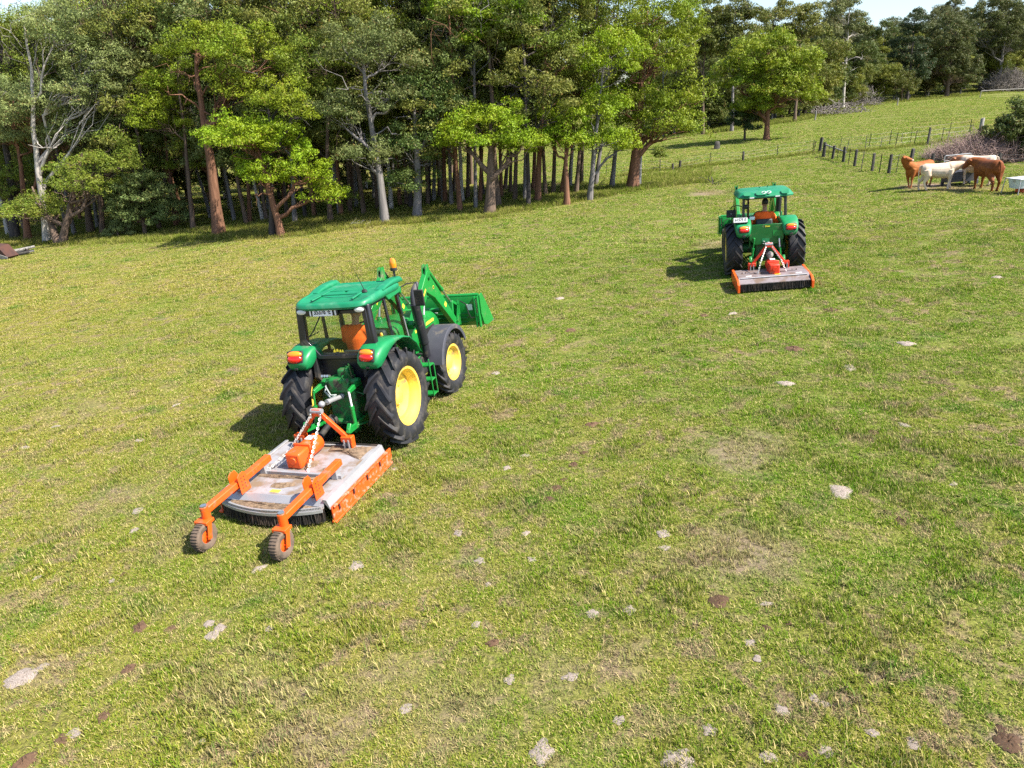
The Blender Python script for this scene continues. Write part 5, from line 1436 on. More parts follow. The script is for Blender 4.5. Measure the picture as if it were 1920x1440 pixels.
for s in (-1, 1):
    pod_fender(T2, s, (0, RR2), .62, .3, [(40, .80, .015, .20), (60, .81, .02, .215), (80, .82, .025, .23), (98, .84, .04, .235), (112, .87, .07, .235), (124, .90, .11, .23), (134, .93, .14, .22), (142, .94, .15, .205), (148, .935, .125, .18), (152, .93, .07, .13)], M['fender'])
    MB().box((s * .43, -.15, 1.15), (.03, .95, .55)).build('inner_guard', M['green_dark'], T2, bevel=.01)
    tail_light(T2, (s * .62, -.865, 1.41), .26, .17, R(-22), s)
    MB().box((s * .62, -.905, 1.235), (.09, .025, .05)).build('reflector', M['black_matt'], T2, bevel=.005)
# roll frame and canopy
for s in (-1, 1):
    MB().bar((s * .58, -.18, 1.10), (s * .56, -.10, 2.200), .07, .09, up=(0, 1, 0)).build('roll_post', M['black'], T2, bevel=.012)
    MB().bar((s * .50, -.30, 2.160), (s * .50, .75, 2.190), .05, .05).build('canopy_rail', M['black'], T2)
MB().bar((-.52, -.10, 2.170), (.52, -.10, 2.170), .08, .08).build('roll_crossbar', M['black'], T2, bevel=.012)
MB().bar((-.44, -.12, 1.15), (-.43, -.06, 2.170), .055, .055).build('lamp_post', M['rust'], T2)
def can_ring(w, l, z, yc=.32):
    return [(a, yc + b_, z + .0 * b_) for a, b_ in sup(w, l, 36, .30)]
cn = MB().loft([can_ring(.70, .72, 2.200), can_ring(.76, .78, 2.200), can_ring(.765, .785, 2.235), can_ring(.74, .755, 2.260), can_ring(.69, .67, 2.330), can_ring(.65, .61, 2.350), can_ring(.3, .3, 2.355)]).build('canopy', M['roof'], T2, smooth=32)
# rear face panels and oval badge on the canopy's sloping back
sl = math.atan2(.09, .095)
for x, w in ((-.50, .20), (-.12, .30), (.50, .20)):
    MB().loft([[(x + a, -.395 + .5 * 0 + (-.02 + b_ * .055) , 2.320 + b_ * .05 + o) for a, b_ in sup(w * .5, 1, 16, .5)] for o in (0, .012)]).build('moulded_panel', M['roof'], cn, smooth=40)
for x in (-.055, .075):
    MB().loft([[(x + a, -.405 + b_ * .03 - .008 * o, 2.320 + b_ * .03 + .012 * o) for a, b_ in sup(.06, 1, 18, 1)] for o in (.6, 1.6)]).build('oval_badge', M['white'], cn, smooth=40)
    MB().loft([[(x + a, -.412 + b_ * .018 - .008 * o, 2.325 + b_ * .018 + .012 * o) for a, b_ in sup(.042, 1, 18, 1)] for o in (1.2, 1.9)]).build('badge_centre', M['roof'], cn, smooth=40)
for x in (-.38, .30): MB().box((x, -.47, 2.215), (.12, .02, .025)).build('white_reflector', M['white'], cn)
for x in (-.10, .12): MB().box((x, .25, 2.415), (.03, .05, .04)).build('canopy_bolt', M['roof'], cn)
# seat, controls, exhaust, mirror, lamps
s2 = MB().box((.0, .10, 1.22), (.48, .46, .12)).box((0, .1, 1.08), (.3, .3, .2)).build('seat', M['seat'], T2, bevel=.04)
MB().box((.0, -.16, 1.42), (.46, .11, .30), rot=(R(-8), 0, 0)).build('backrest', M['seat'], s2, bevel=.05)
MB().box((0, .95, 1.32), (.46, .20, .30)).box((0, .9, 1.1), (.16, .3, .3)).build('dashboard', M['seat'], T2, bevel=.04)
wh = MB(); Mw = Matrix.Translation((0, .62, 1.56)) @ Euler((R(32), 0, 0)).to_matrix().to_4x4()
wh.path([Mw @ (p * .95) for p in ring], .015, 8, cap=False)
for k in range(3): wh.tube(Mw @ Vector((0, 0, -.02)), Mw @ (ring[k * 8 + 2] * .95), .012, n=6)
wh.tube(Mw @ Vector((0, 0, 0)), (0, .9, 1.3), .03, n=10)
wh.build('steering_wheel', M['black_matt'], T2)
MB().path([(.58, 1.35, 1.1), (.58, 1.33, 1.35), (.60, 1.30, 1.95)], [.05, .085, .085], 14).path([(.60, 1.30, 1.93), (.60, 1.30, 2.10), (.58, 1.32, 2.22), (.54, 1.36, 2.28)], [.045, .045, .045, .04], 10).build('exhaust_stack', M['black'], T2)
MB().path([(-.56, -.05, 1.92), (-.70, .15, 1.96), (-.86, .25, 1.92), (-.88, .25, 1.85)], .013, 6).build('mirror_arm', M['black_matt'], T2)
mi = MB().box((-.87, .25, 1.72), (.27, .05, .22)).build('mirror', M['black_matt'], T2, bevel=.02)
MB().tube((-.87, .222, 1.72), (-.87, .205, 1.72), .022, n=10).build('mirror_boss', M['grey_int'], mi)
for x, z in ((-.50, 1.95), (.62, 1.55)):
    lp = MB().ball((x, -.2, z), (.08, .06, .07), 14, 8).build('work_lamp', M['black_matt'], T2)
MB().box((-.34, -.25, 1.62), (.14, .05, .09)).build('trailer_socket', M['white'], T2, bevel=.01)
MB().bar((-.34, -.25, 1.45), (-.34, -.25, 1.6), .03, .03).build('socket_stay', M['orange'], T2)
number_plate(T2, '61575 E', Matrix.Translation((-.70, -.70, 1.66)) @ Euler((R(78), R(2), R(0))).to_matrix().to_4x4(), .37, .125)
MB().box((-.70, -.62, 1.59), (.40, .22, .02)).build('plate_bracket', M['black_matt'], T2)
loader(T2, .56, (1.18, 1.40), (2.05, 2.05), (3.05, .80), None, (3.20, .60), 1.95, .62, .62, arm=.10)
hitch(T2, RR2, [(-.44, -1.0, .55), (.44, -1.0, .55)], (.02, -.95, 1.0))

S2 = thing('slasher', 'short grey topped slasher mower without wheels behind the canopy tractor', 'mower', stand_matrix(7.10, 19.15, 9.0))
ZD2 = .36
d2 = MB().prism([(.50, ZD2 - .02), (.50, ZD2 + .0), (.10, ZD2 + .01), (-.34, ZD2 + .01), (-.44, ZD2 - .06), (-.60, ZD2 - .11), (-.60, ZD2 - .13), (-.42, ZD2 - .08), (-.34, ZD2 - .02)], 'x', -.90, .90).build('deck', M['deck_dull'], S2, smooth=15)
MB().box((0, -.39, ZD2 - .012), (1.70, .02, .03), rot=(R(40), 0, 0)).build('rear_fold', M['galv'], d2)
for s in (-1, 1):
    MB().prism([(.56, .04), (.62, .2), (.56, ZD2 + .02), (-.50, ZD2 - .02), (-.68, ZD2 - .12), (-.68, .03)], 'x', s * .905, s * .965).build('side_plate', M['orange'], S2, bevel=.008)
    chain([(s * .07, .40, 1.0), (s * .26, .05, .68), (s * .36, -.10, ZD2 + .03)], .05, .007).build('lift_chain', M['chain'], S2)
    MB().tube((s * .36, -.10, ZD2 + .02), (s * .34, -.07, ZD2 + .12), .014, n=8).build('chain_anchor', M['galv'], S2)
for x in (-.75, -.66, .55, .66): MB().tube((x, .06, ZD2 + .01), (x, .06, ZD2 + .045), .014, n=6).build('deck_bolt', M['rust'], d2)
MB().prism([(-.02, ZD2 + .012), (-.02, ZD2 + .03), (.04, ZD2 + .03), (.04, ZD2 + .012)], 'x', -.62, .62).build('cross_channel', M['deck_dull'], d2)
for x, c in ((-.62, 'white'), (.12, 'yellow_dec'), (.66, 'white')): MB().box((x, -.26, ZD2 + .012), (.15, .06, .003)).build('deck_label', M[c], d2)
curtain(S2, 'chain_curtain', [(-.89, -.59, 0), (.89, -.59, 0)], ZD2 - .12, .04, .011, 'curtain')
curtain(S2, 'chain_curtain', [(-.89, -.565, 0), (.89, -.565, 0)], ZD2 - .12, .05, .012, 'curtain')
MB().box((0, .1, ZD2 - .1), (1.75, .7, .16)).build('rotor_housing', M['curtain'], S2)
a_frame(S2, 0, .46, 1.03, .42, ZD2 - .02, 'red')
gearbox_pto(S2, .05, .02, ZD2, 'red', (.02, .95, .72))
MB().ball((.03, .40, ZD2 + .40), .09, 14, 10).build('pto_joint_cover', M['wood_pale'], S2)
# ------------------------------------------------------------------ soft bodies (people and cattle)
def soft(name, b, mat, parent, voxel, smooth=6, loc=None):
    """union of closed shapes fused into one continuous skin"""
    me = b.mesh(name, mat, 0)
    o = link_mesh(name, me, parent, loc)
    m = o.modifiers.new('fuse', 'REMESH'); m.mode = 'VOXEL'; m.voxel_size = voxel; m.use_smooth_shade = True
    s = o.modifiers.new('soften', 'SMOOTH'); s.factor = 0.5; s.iterations = smooth
    return o

def ell_loft(b, rings, n=18):
    """rings: (centre, half width along x, half height) stacked along their own path, cut across y"""
    b.loft([[(c[0] + w * math.cos(2 * math.pi * k / n), c[1], c[2] + h * math.sin(2 * math.pi * k / n)) for k in range(n)] for c, w, h in rings])

def driver(label, T, seat, arms, head_turn, shirt_band, cap, lean=0.0, head_tilt=0.0):
    p = thing('person', label, 'person')
    p.matrix_world = T.matrix_world @ Matrix.Translation(seat) @ Euler((0, lean, 0)).to_matrix().to_4x4() @ Matrix.Scale(1.07, 4)
    hx = Euler((head_tilt, 0, head_turn)).to_matrix()
    def H(x, y, z): q = hx @ Vector((x, y, z)); return (q.x, .055 + q.y, .77 + q.z)
    b = MB()
    b.loft([[(w * math.cos(a), yc + d * math.sin(a), z) for a in [2 * math.pi * k / 20 for k in range(20)]] for z, w, d, yc in [(.0, .15, .11, 0), (.2, .145, .10, -.01), (.4, .165, .11, -.01), (.52, .16, .09, 0), (.57, .08, .06, .01)]])
    b.path([(0, .0, .50), (0, .03, .60), (0, .045, .70)], [.07, .06, .058], 12)
    b.ball(H(0, .0, .02), (.076, .096, .115), 18, 14, rot=(head_tilt, 0, head_turn))
    b.ball(H(0, .035, -.045), (.058, .07, .07), 14, 10, rot=(head_tilt, 0, head_turn))
    b.path([H(0, .09, .035), H(0, .115, -.005), H(0, .10, -.02)], [.012, .018, .012], 8)
    for s in (-1, 1): b.ball(H(s * .078, -.005, .0), (.012, .025, .034), 10, 8, rot=(head_tilt, 0, head_turn))
    for s, (el, wr) in zip((-1, 1), arms):
        sh = Vector((s * .185, -.0, .50)); el = Vector(el); wr = Vector(wr)
        b.path([sh, sh.lerp(el, .5), el, el.lerp(wr, .3), wr], [.058, .052, .042, .043, .028], 12)
        d = (wr - el).normalized(); side = d.cross(Vector((0, 0, 1))).normalized(); dn = side.cross(d)
        palm = wr + d * .05
        b.path([wr - d * .01, palm, wr + d * .095], [.027, .036, .034], 10)
        for k in range(4):
            f0 = wr + d * .085 + side * (k - 1.5) * .021; L = (.034, .040, .038, .030)[k]
            b.path([f0, f0 + d * L, f0 + d * (L * 1.35) + dn * -.022, f0 + d * (L * .9) + dn * -.045], [.0105, .010, .0095, .009], 7)
        t0 = wr + d * .03 - side * s * .028
        b.path([t0, t0 - side * s * .03 + d * .03, t0 - side * s * .022 + d * .06 - dn * .02], [.013, .0115, .0095], 7)
    # legs are under the trousers
    body = soft('body', b, M['skin'], p, .009, 2)
    c = MB()
    c.loft([[(w * math.cos(a), yc + d * math.sin(a), z) for a in [2 * math.pi * k / 24 for k in range(24)]] for z, w, d, yc in [(-.02, .185, .15, .0), (.06, .195, .155, .01), (.2, .19, .145, .0), (.36, .205, .135, -.015), (.47, .20, .12, -.015), (.54, .14, .09, -.005), (.575, .078, .07, .005)]])
    for s, (el, wr) in zip((-1, 1), arms):
        sh = Vector((s * .175, -.01, .495)); el = Vector(el)
        c.path([sh + Vector((-s * .05, 0, .01)), sh, sh.lerp(el, .5), sh.lerp(el, .92)], [.075, .082, .072, .066], 14)
    soft('shirt', c, M['hivis'], p, .012, 4)
    if shirt_band:
        MB().loft([[(w * math.cos(a), yc + d * math.sin(a), z) for a in [2 * math.pi * k / 28 for k in range(28)]] for z, w, d, yc in [(.175, .186, .142, .0), (.18, .199, .156, .0), (.225, .200, .153, -.003), (.23, .187, .14, -.003)]], cap=False).build('reflective_band', M['reflect'], p)
    c = MB()
    c.ball((0, .0, .03), (.185, .16, .10), 16, 10)
    for s in (-1, 1):
        c.path([(s * .09, .02, .04), (s * .12, .25, .07), (s * .15, .46, .06)], [.095, .085, .07], 12)
        c.path([(s * .15, .46, .06), (s * .15, .50, -.12), (s * .15, .53, -.32)], [.07, .06, .052], 12)
        c.path([(s * .15, .50, -.345), (s * .16, .66, -.36)], [.045, .042], 10)
    soft('trousers', c, M['navy'], p, .014, 3)
    h = MB()
    h.ball(H(0, -.012, .045), (.084, .098, .098), 18, 12, rot=(head_tilt, 0, head_turn))
    if cap:
        h.loft([[H(x * .075, .06 + .10 * math.sqrt(max(0, 1 - x * x)) * f, .05 - .012 * f + o) for x in [-1, -.75, -.4, 0, .4, .75, 1]] + [H(x * .075, .05, .05 + o) for x in [.9, .3, -.3, -.9]] for f, o in ((1, 0), (1, .008))])
    h.build('cap' if cap else 'hair', M['cap' if cap else 'hair'], p)
    e = MB()
    for s in (-1, 1): e.ball(H(s * .032, .086, .012), .011, 8, 6)
    e.build('eyes', M['ink'], p)
    return p

driver('driver in orange shirt and dark cap seated inside the closed cab', T1, (.04, .27, 1.42), [((-.27, .10, .24), (-.17, .44, .28)), ((.30, .06, .22), (.22, .36, .12))], -.35, False, True, .05)
driver('driver in orange shirt with grey band on the open canopy tractor', T2, (.02, .04, 1.14), [((-.28, .10, .24), (-.17, .44, .26)), ((.33, .02, .22), (.38, .22, .08))], .15, True, False, .03)

# ------------------------------------------------------------------ cattle
def hide(name, base, second, head=None, muzzle=None, thr=.60, leg=None):
    mt, nt, p = new_mat(name)
    tc = nd(nt, 'ShaderNodeTexCoord').outputs['Object']
    n1 = noise(nt, tc, 2.2, 4, 0.55); n2 = noise(nt, tc, 26, 4, 0.7)
    c = mix(nt, rng(nt, n1, thr - .05, thr + .05), base, second)
    sep = nd(nt, 'ShaderNodeSeparateXYZ', {0: tc})
    if head: c = mix(nt, rng(nt, sep.outputs[1], .55, .68), c, head)
    if leg: c = mix(nt, rng(nt, sep.outputs[2], .45, .30), c, leg)
    c = mix(nt, rng(nt, n2, .3, .7, 0, .35), c, [x * .55 for x in base])
    n3 = noise(nt, tc, 5.0, 5, .65)
    c = mix(nt, rng(nt, n3, .48, .66, 0, .55), c, [base[0] * .5, base[1] * .42, base[2] * .4])
    c = mix(nt, rng(nt, sep.outputs[2], .055, .04), c, (.03, .025, .022))
    nt.links.new(c, p.inputs['Base Color']); p.inputs['Roughness'].default_value = .7
    p.inputs['Specular IOR Level'].default_value = .25
    return mt

def cow(label, u, v, heading, sc, mat, poll, muz, legs=(0, 0, 0, 0), earcol=None, muzcol=None):
    """poll, muz: head end points in cow space (y forward); legs: fore/aft offsets of LF RF LH RH feet"""
    q, t = gp(u, v)
    root = thing('cow', label, 'cow', stand_matrix(q.x, q.y, heading) @ Matrix.Scale(sc, 4))
    b = MB()
    ell_loft(b, [((0, -.80, .99), .06, .08), ((0, -.76, .98), .19, .22), ((0, -.62, .97), .265, .295), ((0, -.40, .94), .285, .305), ((0, -.1, .89), .305, .335), ((0, .2, .87), .30, .36), ((0, .42, .90), .265, .365), ((0, .58, .93), .20, .29), ((0, .68, .96), .09, .15)])
    poll = Vector(poll); muz = Vector(muz); d = (muz - poll).normalized()
    b.path([(0, .42, 1.00), Vector((0, .55, 1.03)).lerp(poll, .35), Vector((0, .62, 1.05)).lerp(poll, .8), poll], [.27, .215, .165, .12], 16)
    b.path([poll - d * .07, poll + d * .04, poll.lerp(muz, .42), poll.lerp(muz, .72), muz - d * .03, muz + d * .025], [.085, .125, .118, .088, .082, .055], 16)
    side = d.cross(Vector((0, 0, 1))).normalized(); up = side.cross(d)
    for s in (-1, 1):
        e = poll + side * s * .19 - d * .0 + up * .02
        b.path([poll + side * s * .07 + up * .03, poll + side * s * .14 + up * .035, e + side * s * .05, e + side * s * .09 - up * .02], [.03, .05, .045, .014], 9)
    for (x, y0, k) in ((-.16, .44, legs[0]), (.16, .44, legs[1])):
        b.path([(x * .9, y0 - .02, .92), (x, y0, .66), (x, y0 + .015 + k * .4, .42), (x, y0 - .005 + k * .8, .20), (x, y0 + k * .95, .10), (x, y0 + .03 + k, .02)], [.16, .105, .062, .043, .048, .062], 12)
    for (x, y0, k) in ((-.16, -.58, legs[2]), (.16, -.58, legs[3])):
        b.path([(x * .9, y0 + .02, .98), (x * 1.1, y0 + .08, .72), (x * 1.05, y0 - .04 + k * .3, .52), (x, y0 - .13 + k * .6, .40), (x, y0 - .10 + k * .85, .20), (x, y0 - .08 + k * .95, .10), (x, y0 - .04 + k, .02)], [.20, .17, .095, .062, .045, .048, .062], 12)
    soft('body', b, mat, root, .022, 5)
    tl = MB(); tl.path([(0, -.74, 1.20), (0, -.82, 1.16), (0.01, -.865, .95), (.02, -.87, .72), (.02, -.85, .60)], [.035, .032, .024, .020, .020], 8); tl.path([(.02, -.85, .62), (.025, -.85, .50), (.02, -.84, .40)], [.022, .04, .012], 8)
    tl.build('tail', mat, root)
    ey = MB()
    for s in (-1, 1): ey.ball(poll.lerp(muz, .32) + side * s * .105 + up * .04, .021, 10, 8)
    ey.build('eyes', M['ink'], root)
    nz = MB(); nz.ball(muz + d * .01, (.068, .068, .058), 12, 8); nz.build('muzzle', muzcol or mat, root)
    return root

BR = hide('brown_hide', (.30, .095, .022), (.36, .125, .03), thr=.55, leg=(.36, .16, .07))
BR2 = hide('dark_brown_hide', (.19, .055, .014), (.27, .088, .02), thr=.55)
CR = hide('cream_hide', (.66, .52, .40), (.72, .60, .49), thr=.5, head=(.58, .40, .29))
CR2 = hide('cream_brown_headed_hide', (.68, .55, .44), (.62, .45, .33), thr=.56, head=(.30, .10, .03))
MZ = surf('pink_muzzle', (.50, .30, .25), .5, var=.15)
MZB = surf('dark_muzzle', (.13, .05, .03), .5, var=.15)
cow('small brown cow looking back over its shoulder by the fence', 1719, 351, -104, .93, BR, (-.12, 1.02, 1.52), (-.36, .74, 1.38), (.06, -.10, .05, -.06), muzcol=MZ)
cow('cream white cow with pinkish head nosing the brown one', 1758, 356, 106, .93, CR, (-.02, 1.00, 1.10), (-.08, 1.38, .96), (.10, -.08, -.14, .12), muzcol=MZ)
cow('large reddish brown cow with its rump towards the white tub', 1846, 357, 2, 1.03, BR2, (-.26, .84, 1.16), (-.44, .92, .86), (.0, .12, -.10, .10), muzcol=MZB)
cow('pale cow with brown face standing behind the large brown one', 1828, 347, -28, 1.02, CR2, (-.0, 1.00, 1.10), (-.12, 1.26, .84), (-.05, .06, .0, .05), muzcol=MZ)

# ------------------------------------------------------------------ troughs, gate
def standing(u, v, heading, dz=0.0):
    q, t = gp(u, v); return stand_matrix(q.x, q.y, heading, dz)
tr = thing('feed_trough', 'dark blue grey feed trough standing behind the cream cow', 'trough', standing(1798, 346, 90))
def tub(parent, L, W, z0, z1, th, mat, name='tub', taper=.8):
    b = MB(); n = 28
    def rg(f, z, o=0): return [(W / 2 * a * f - 0, (L / 2) * c * (1 - (1 - f) * .4), z) for a, c in [(x, y) for x, y in sup(1, 1, n, .35)]]
    b.loft([rg(taper, z0), rg(1, z1), rg(1.04, z1), rg(1.04, z1 + .025), rg(.95, z1 + .025), rg(.93, z1 - .03), rg(taper * .93, z0 + th)])
    return b.build(name, mat, parent, smooth=40)
tub(tr, 1.55, .75, .16, .58, .03, M['tank'])
for x in (-.28, .28):
    for y in (-.6, .6): MB().box((x, y, .1), (.09, .12, .2)).build('leg', M['tank'], tr, bevel=.01)
tw = thing('tub_stand', 'white tub held in a galvanised pipe stand over an orange block', 'trough', standing(1922, 362, 84))
tub(tw, 1.25, .72, .24, .58, .02, M['tub'], taper=.78)
for x in (-.40, .40):
    for y in (-.62, .62): MB().tube((x * 1.12, y * 1.1, 0), (x, y, .60), .018, n=10).build('leg', M['galv'], tw)
for x in (-.40, .40): MB().tube((x, -.62, .61), (x, .62, .61), .018, n=10).build('rail', M['galv'], tw)
for y in (-.62, .62): MB().tube((-.40, y, .61), (.40, y, .61), .018, n=10).build('rail', M['galv'], tw)
ob = MB().box((0, 0, .09), (.42, .80, .16), top=(.92, .95)).build('orange_block', M['orange_scuffed'], tag(bpy.data.objects.new('salt_lick', None), 'orange block lying under the white tub', 'block'), bevel=.03)
COL.objects.link(ob.parent); ob.parent.matrix_world = standing(1926, 360, 84)
gt = thing('pipe_gate', 'galvanised pipe gate behind the cattle', 'gate', standing(1792, 328, 0))
fr = MB().path([(-.65, 0, .1), (-.65, 0, .92), (-.60, 0, .97), (.60, 0, .97), (.65, 0, .92), (.65, 0, .1)], .022, 10).build('gate_frame', M['galv'], gt)
for z in (.25, .48, .72): MB().tube((-.65, 0, z), (.65, 0, z), .012, n=8).build('gate_bar', M['galv'], gt)

# ------------------------------------------------------------------ fences
def fence(name, label, posts, wires=(.25, .5, .75, .93), rail=None, sag=.02):
    """posts: (u, v, kind, height); kind p thick post, s thin star picket, w white post"""
    q0, _ = gp(*posts[0][:2])
    f = thing(name, label, 'fence', Matrix.Translation(q0))
    rr = random.Random(len(label)); tops = []
    for (u, v, k, h) in posts:
        q, t = gp(u, v); q = q - q0
        lx, ly = rr.uniform(-.05, .05), rr.uniform(-.03, .03)
        if k == 's':
            o = MB().prism([(-.024, -.008), (.024, -.008), (.024, 0), (.005, 0), (.004, .022), (-.004, .022), (-.005, 0), (-.024, 0)], 'z', -.15, h).build('star_picket', M['picket'], f, smooth=0)
        else:
            r_ = {'p': .085, 'w': .14, 't': .11}[k]
            n = 9; rings = []
            for z, s in ((-.2, 1.05), (.05, 1.0), (h * .5, .95), (h - .02, .93), (h + .01, .80)):
                rings.append([(r_ * s * math.cos(a) * (1 + .12 * math.sin(3 * a + u)), r_ * s * math.sin(a) * (1 + .1 * math.cos(2 * a + u)), z + (.02 * math.cos(a + u) if z > h - .03 else 0)) for a in [2 * math.pi * j / n for j in range(n)]])
            o = MB().loft(rings).build('post', M['wood_pale' if k == 'w' else 'wood'], f, smooth=50)
        o.location = q; o.rotation_euler = (ly, lx, rr.uniform(0, 3))
        tops.append(q + Vector((lx * h, 0, 0)))
    for w in wires:
        pts = []
        for i in range(len(tops) - 1):
            a, b = tops[i] + Vector((0, 0, w * posts[i][3])), tops[i + 1] + Vector((0, 0, w * posts[i + 1][3]))
            pts += [a, a.lerp(b, .5) - Vector((0, 0, sag))]
        pts.append(tops[-1] + Vector((0, 0, w * posts[-1][3])))
        MB().path(pts, .005, 4).build('wire', M['wire'], f)
    if rail:
        for (i, j, h0, h1) in rail: MB().tube(tops[i] + Vector((0, -.1, h0)), tops[j] + Vector((0, -.1, h1)), .05, .045, n=8).build('rail', M['wood_pale'], f)
    return f
C4 = lambda a, b: (1480 + a / 4.364, 100 + b / 4.364)
fence('post_fence', 'wire fence of dark timber posts running down to the cattle', [(*C4(278, 850), 't', .95), (*C4(318, 852), 's', .85), (*C4(352, 866), 'p', .85), (*C4(390, 868), 's', .85), (*C4(440, 892), 'p', .92), (*C4(482, 912), 's', .95), (*C4(532, 926), 'p', .95),
      (*C4(588, 948), 's', .98), (*C4(676, 965), 'p', .95), (*C4(735, 978), 's', 1.0), (*C4(812, 985), 'p', 1.0), (*C4(874, 978), 's', .98), (*C4(972, 985), 't', 1.25), (*C4(1152, 978), 'p', .95), (*C4(1374, 985), 'p', 1.0), (*C4(1684, 985), 'p', .95), (*C4(1990, 985), 'p', .95)], rail=[(0, 4, .80, .62)])
fence('boundary_fence', 'wire fence with thin pickets along the near side of the far paddock', [(*C4(198, 818), 's', .85), (*C4(246, 815), 't', 1.05), (*C4(470, 806), 's', .9), (*C4(620, 796), 's', .95), (*C4(745, 776), 's', .7), (*C4(866, 768), 's', 1.0), (*C4(1018, 752), 's', 1.0), (*C4(1128, 748), 'p', 1.15), (*C4(1241, 724), 's', 1.0), (*C4(1470, 690), 's', .9)], wires=(.3, .6, .9))
fence('boundary_fence', 'second line of thin pickets just beyond the near far-paddock fence', [(*C4(418, 784), 's', .85), (*C4(652, 760), 's', .9), (*C4(818, 742), 's', .95), (*C4(915, 728), 's', .6), (*C4(990, 726), 's', 1.1), (*C4(1300, 688), 's', 1.1), (*C4(1466, 664), 's', 1.1), (*C4(1560, 672), 'w', 1.2)], wires=(.3, .6, .9))
C7 = lambda a, b: (1160 + a / 2.526, b / 2.526)
fence('paddock_fence', 'low overgrown wire fence crossing the hollow behind the big reddish gum', [(*C7(918, 726), 's', .95), (*C7(750, 745), 's', .9), (*C7(588, 766), 'p', .7), (*C7(430, 782), 's', .9), (*C7(288, 802), 'p', .6), (*C7(255, 806), 'p', .45), (*C7(195, 812), 's', .8), (*C7(80, 822), 's', .9), (*C7(-60, 836), 's', .9), (*C7(-180, 848), 's', .9), (*C7(-300, 860), 's', .9)], wires=(.35, .65, .92))
q, t = gp(1837, 184); q2, t2 = gp(1935, 178)
pr = thing('pipe_rail', 'pale pipe rail on posts at the top of the far paddock', 'rail', Matrix.Translation(q))
dq = q2 - q
MB().tube((0, 0, -.1), (0, 0, 1.3), .07, n=8).build('post', M['wood_pale'], pr)
MB().tube(dq + Vector((0, 0, -.1)), dq + Vector((0, 0, 1.3)), .07, n=8).build('post', M['wood_pale'], pr)
MB().path([(0, 0, 1.3), dq * .4 + Vector((0, 0, 1.36)), dq + Vector((0, 0, 1.3))], .06, 8).build('rail', M['wood_pale'], pr)
for (u, v, h, l) in ((1528, 226, 1.1, 'lone pale post on the edge of the far wood by fallen branches'), (1682, 198, 1.1, 'lone pale post below the olive bush')):
    q, t = gp(u, v)
    o = MB().loft([[(.09 * s * math.cos(a), .09 * s * math.sin(a), z) for a in [2 * math.pi * j / 9 for j in range(9)]] for z, s in ((-.1, 1.05), (h * .6, 1), (h, .9), (h + .03, .6))]).build('post', M['wood_pale'], None)
    o.name = 'marker_post'; o.location = q; tag(o, l, 'post')
q, t = gp(1344, 279)
rr = np.random.RandomState(4)
st = MB().loft([[(.26 * s * math.cos(a) * (1 + .2 * math.sin(2 * a)), .22 * s * math.sin(a), z + .04 * math.sin(a * 2)) for a in [2 * math.pi * j / 12 for j in range(12)]] for z, s in ((-.1, 1.25), (.1, 1.1), (.35, .95), (.55, .85), (.62, .5))]).build('tree_stump', M['wood'], None, smooth=50)
st.location = q; tag(st, 'grey broken stump in the grass of the hollow', 'stump')

# ------------------------------------------------------------------ scrap and fallen wood
q, t = gp(6, 484)
sc_ = thing('rusty_hopper', 'rusty red steel hopper lying at the edge of the wood', 'scrap', stand_matrix(q.x, q.y, 20))
MB().prism([(-.7, .0), (.75, .0), (.9, .12), (.35, .75), (-.35, .8), (-.75, .5)], 'y', -.35, .35).build('hopper_body', M['rust'], sc_, bevel=.02)
MB().prism([(-.78, .02), (.9, .02), (.95, .12), (.1, .36), (-.78, .40)], 'y', -.40, -.36).build('pale_side_sheet', M['wood_pale'], sc_)
q, t = gp(38, 479)
lg = thing('timber_heap', 'small heap of pale split timber beside the rusty hopper', 'timber', stand_matrix(q.x, q.y, 65))
for k, (x, z, L, a, m) in enumerate([(0, .12, 1.5, .1, 'wood_pale'), (.18, .11, 1.2, -.2, 'wood'), (-.2, .10, 1.1, .3, 'rust'), (.05, .30, 1.7, .0, 'wood_pale'), (-.1, .28, .9, -.4, 'wood')]):
    MB().path([(x - .02, -L / 2, z - .02), (x, 0, z), (x + .03, L / 2, z + .06 + .05 * (k == 3))], [.09, .10, .07], 8).build('log', M[m], lg, rot=(0, 0, a))
def fallen(label, u, v, L, ang, seed, r0=.05, mat='wood'):
    q, t = gp(u, v); r_ = np.random.RandomState(seed); A = NPM()
    main = curve((-L / 2, 0, .05), (L / 2, 0, .10), r_, .03, .05, 8); A.path(main, np.linspace(r0, .012, 8), 5)
    for k in range(9):
        i = r_.randint(1, 7); d = np.array([r_.uniform(.1, .5), r_.uniform(-.5, .5), r_.uniform(0, .4)]) * L * .5
        A.path(curve(main[i], main[i] + d, r_, 0, .08, 5), np.linspace(r0 * .5, .006, 5), 4)
    o = link_mesh('fallen_branch', A.mesh('fallen_branch', M[mat])); o.matrix_world = stand_matrix(q.x, q.y, ang)
    return tag(o, label, 'branch')
fallen('dark twiggy branch fallen on the grass in front of the big reddish gum', 1335, 344, 3.6, 95, 1, .035)
fallen('tangle of dark fallen twigs at the foot of the slim grey gum', 1130, 352, 1.8, 60, 2, .03)
fallen('pale broken limb lying in the grass under the tall grey gum', 668, 424, 1.6, 20, 3, .03, 'wood_pale')

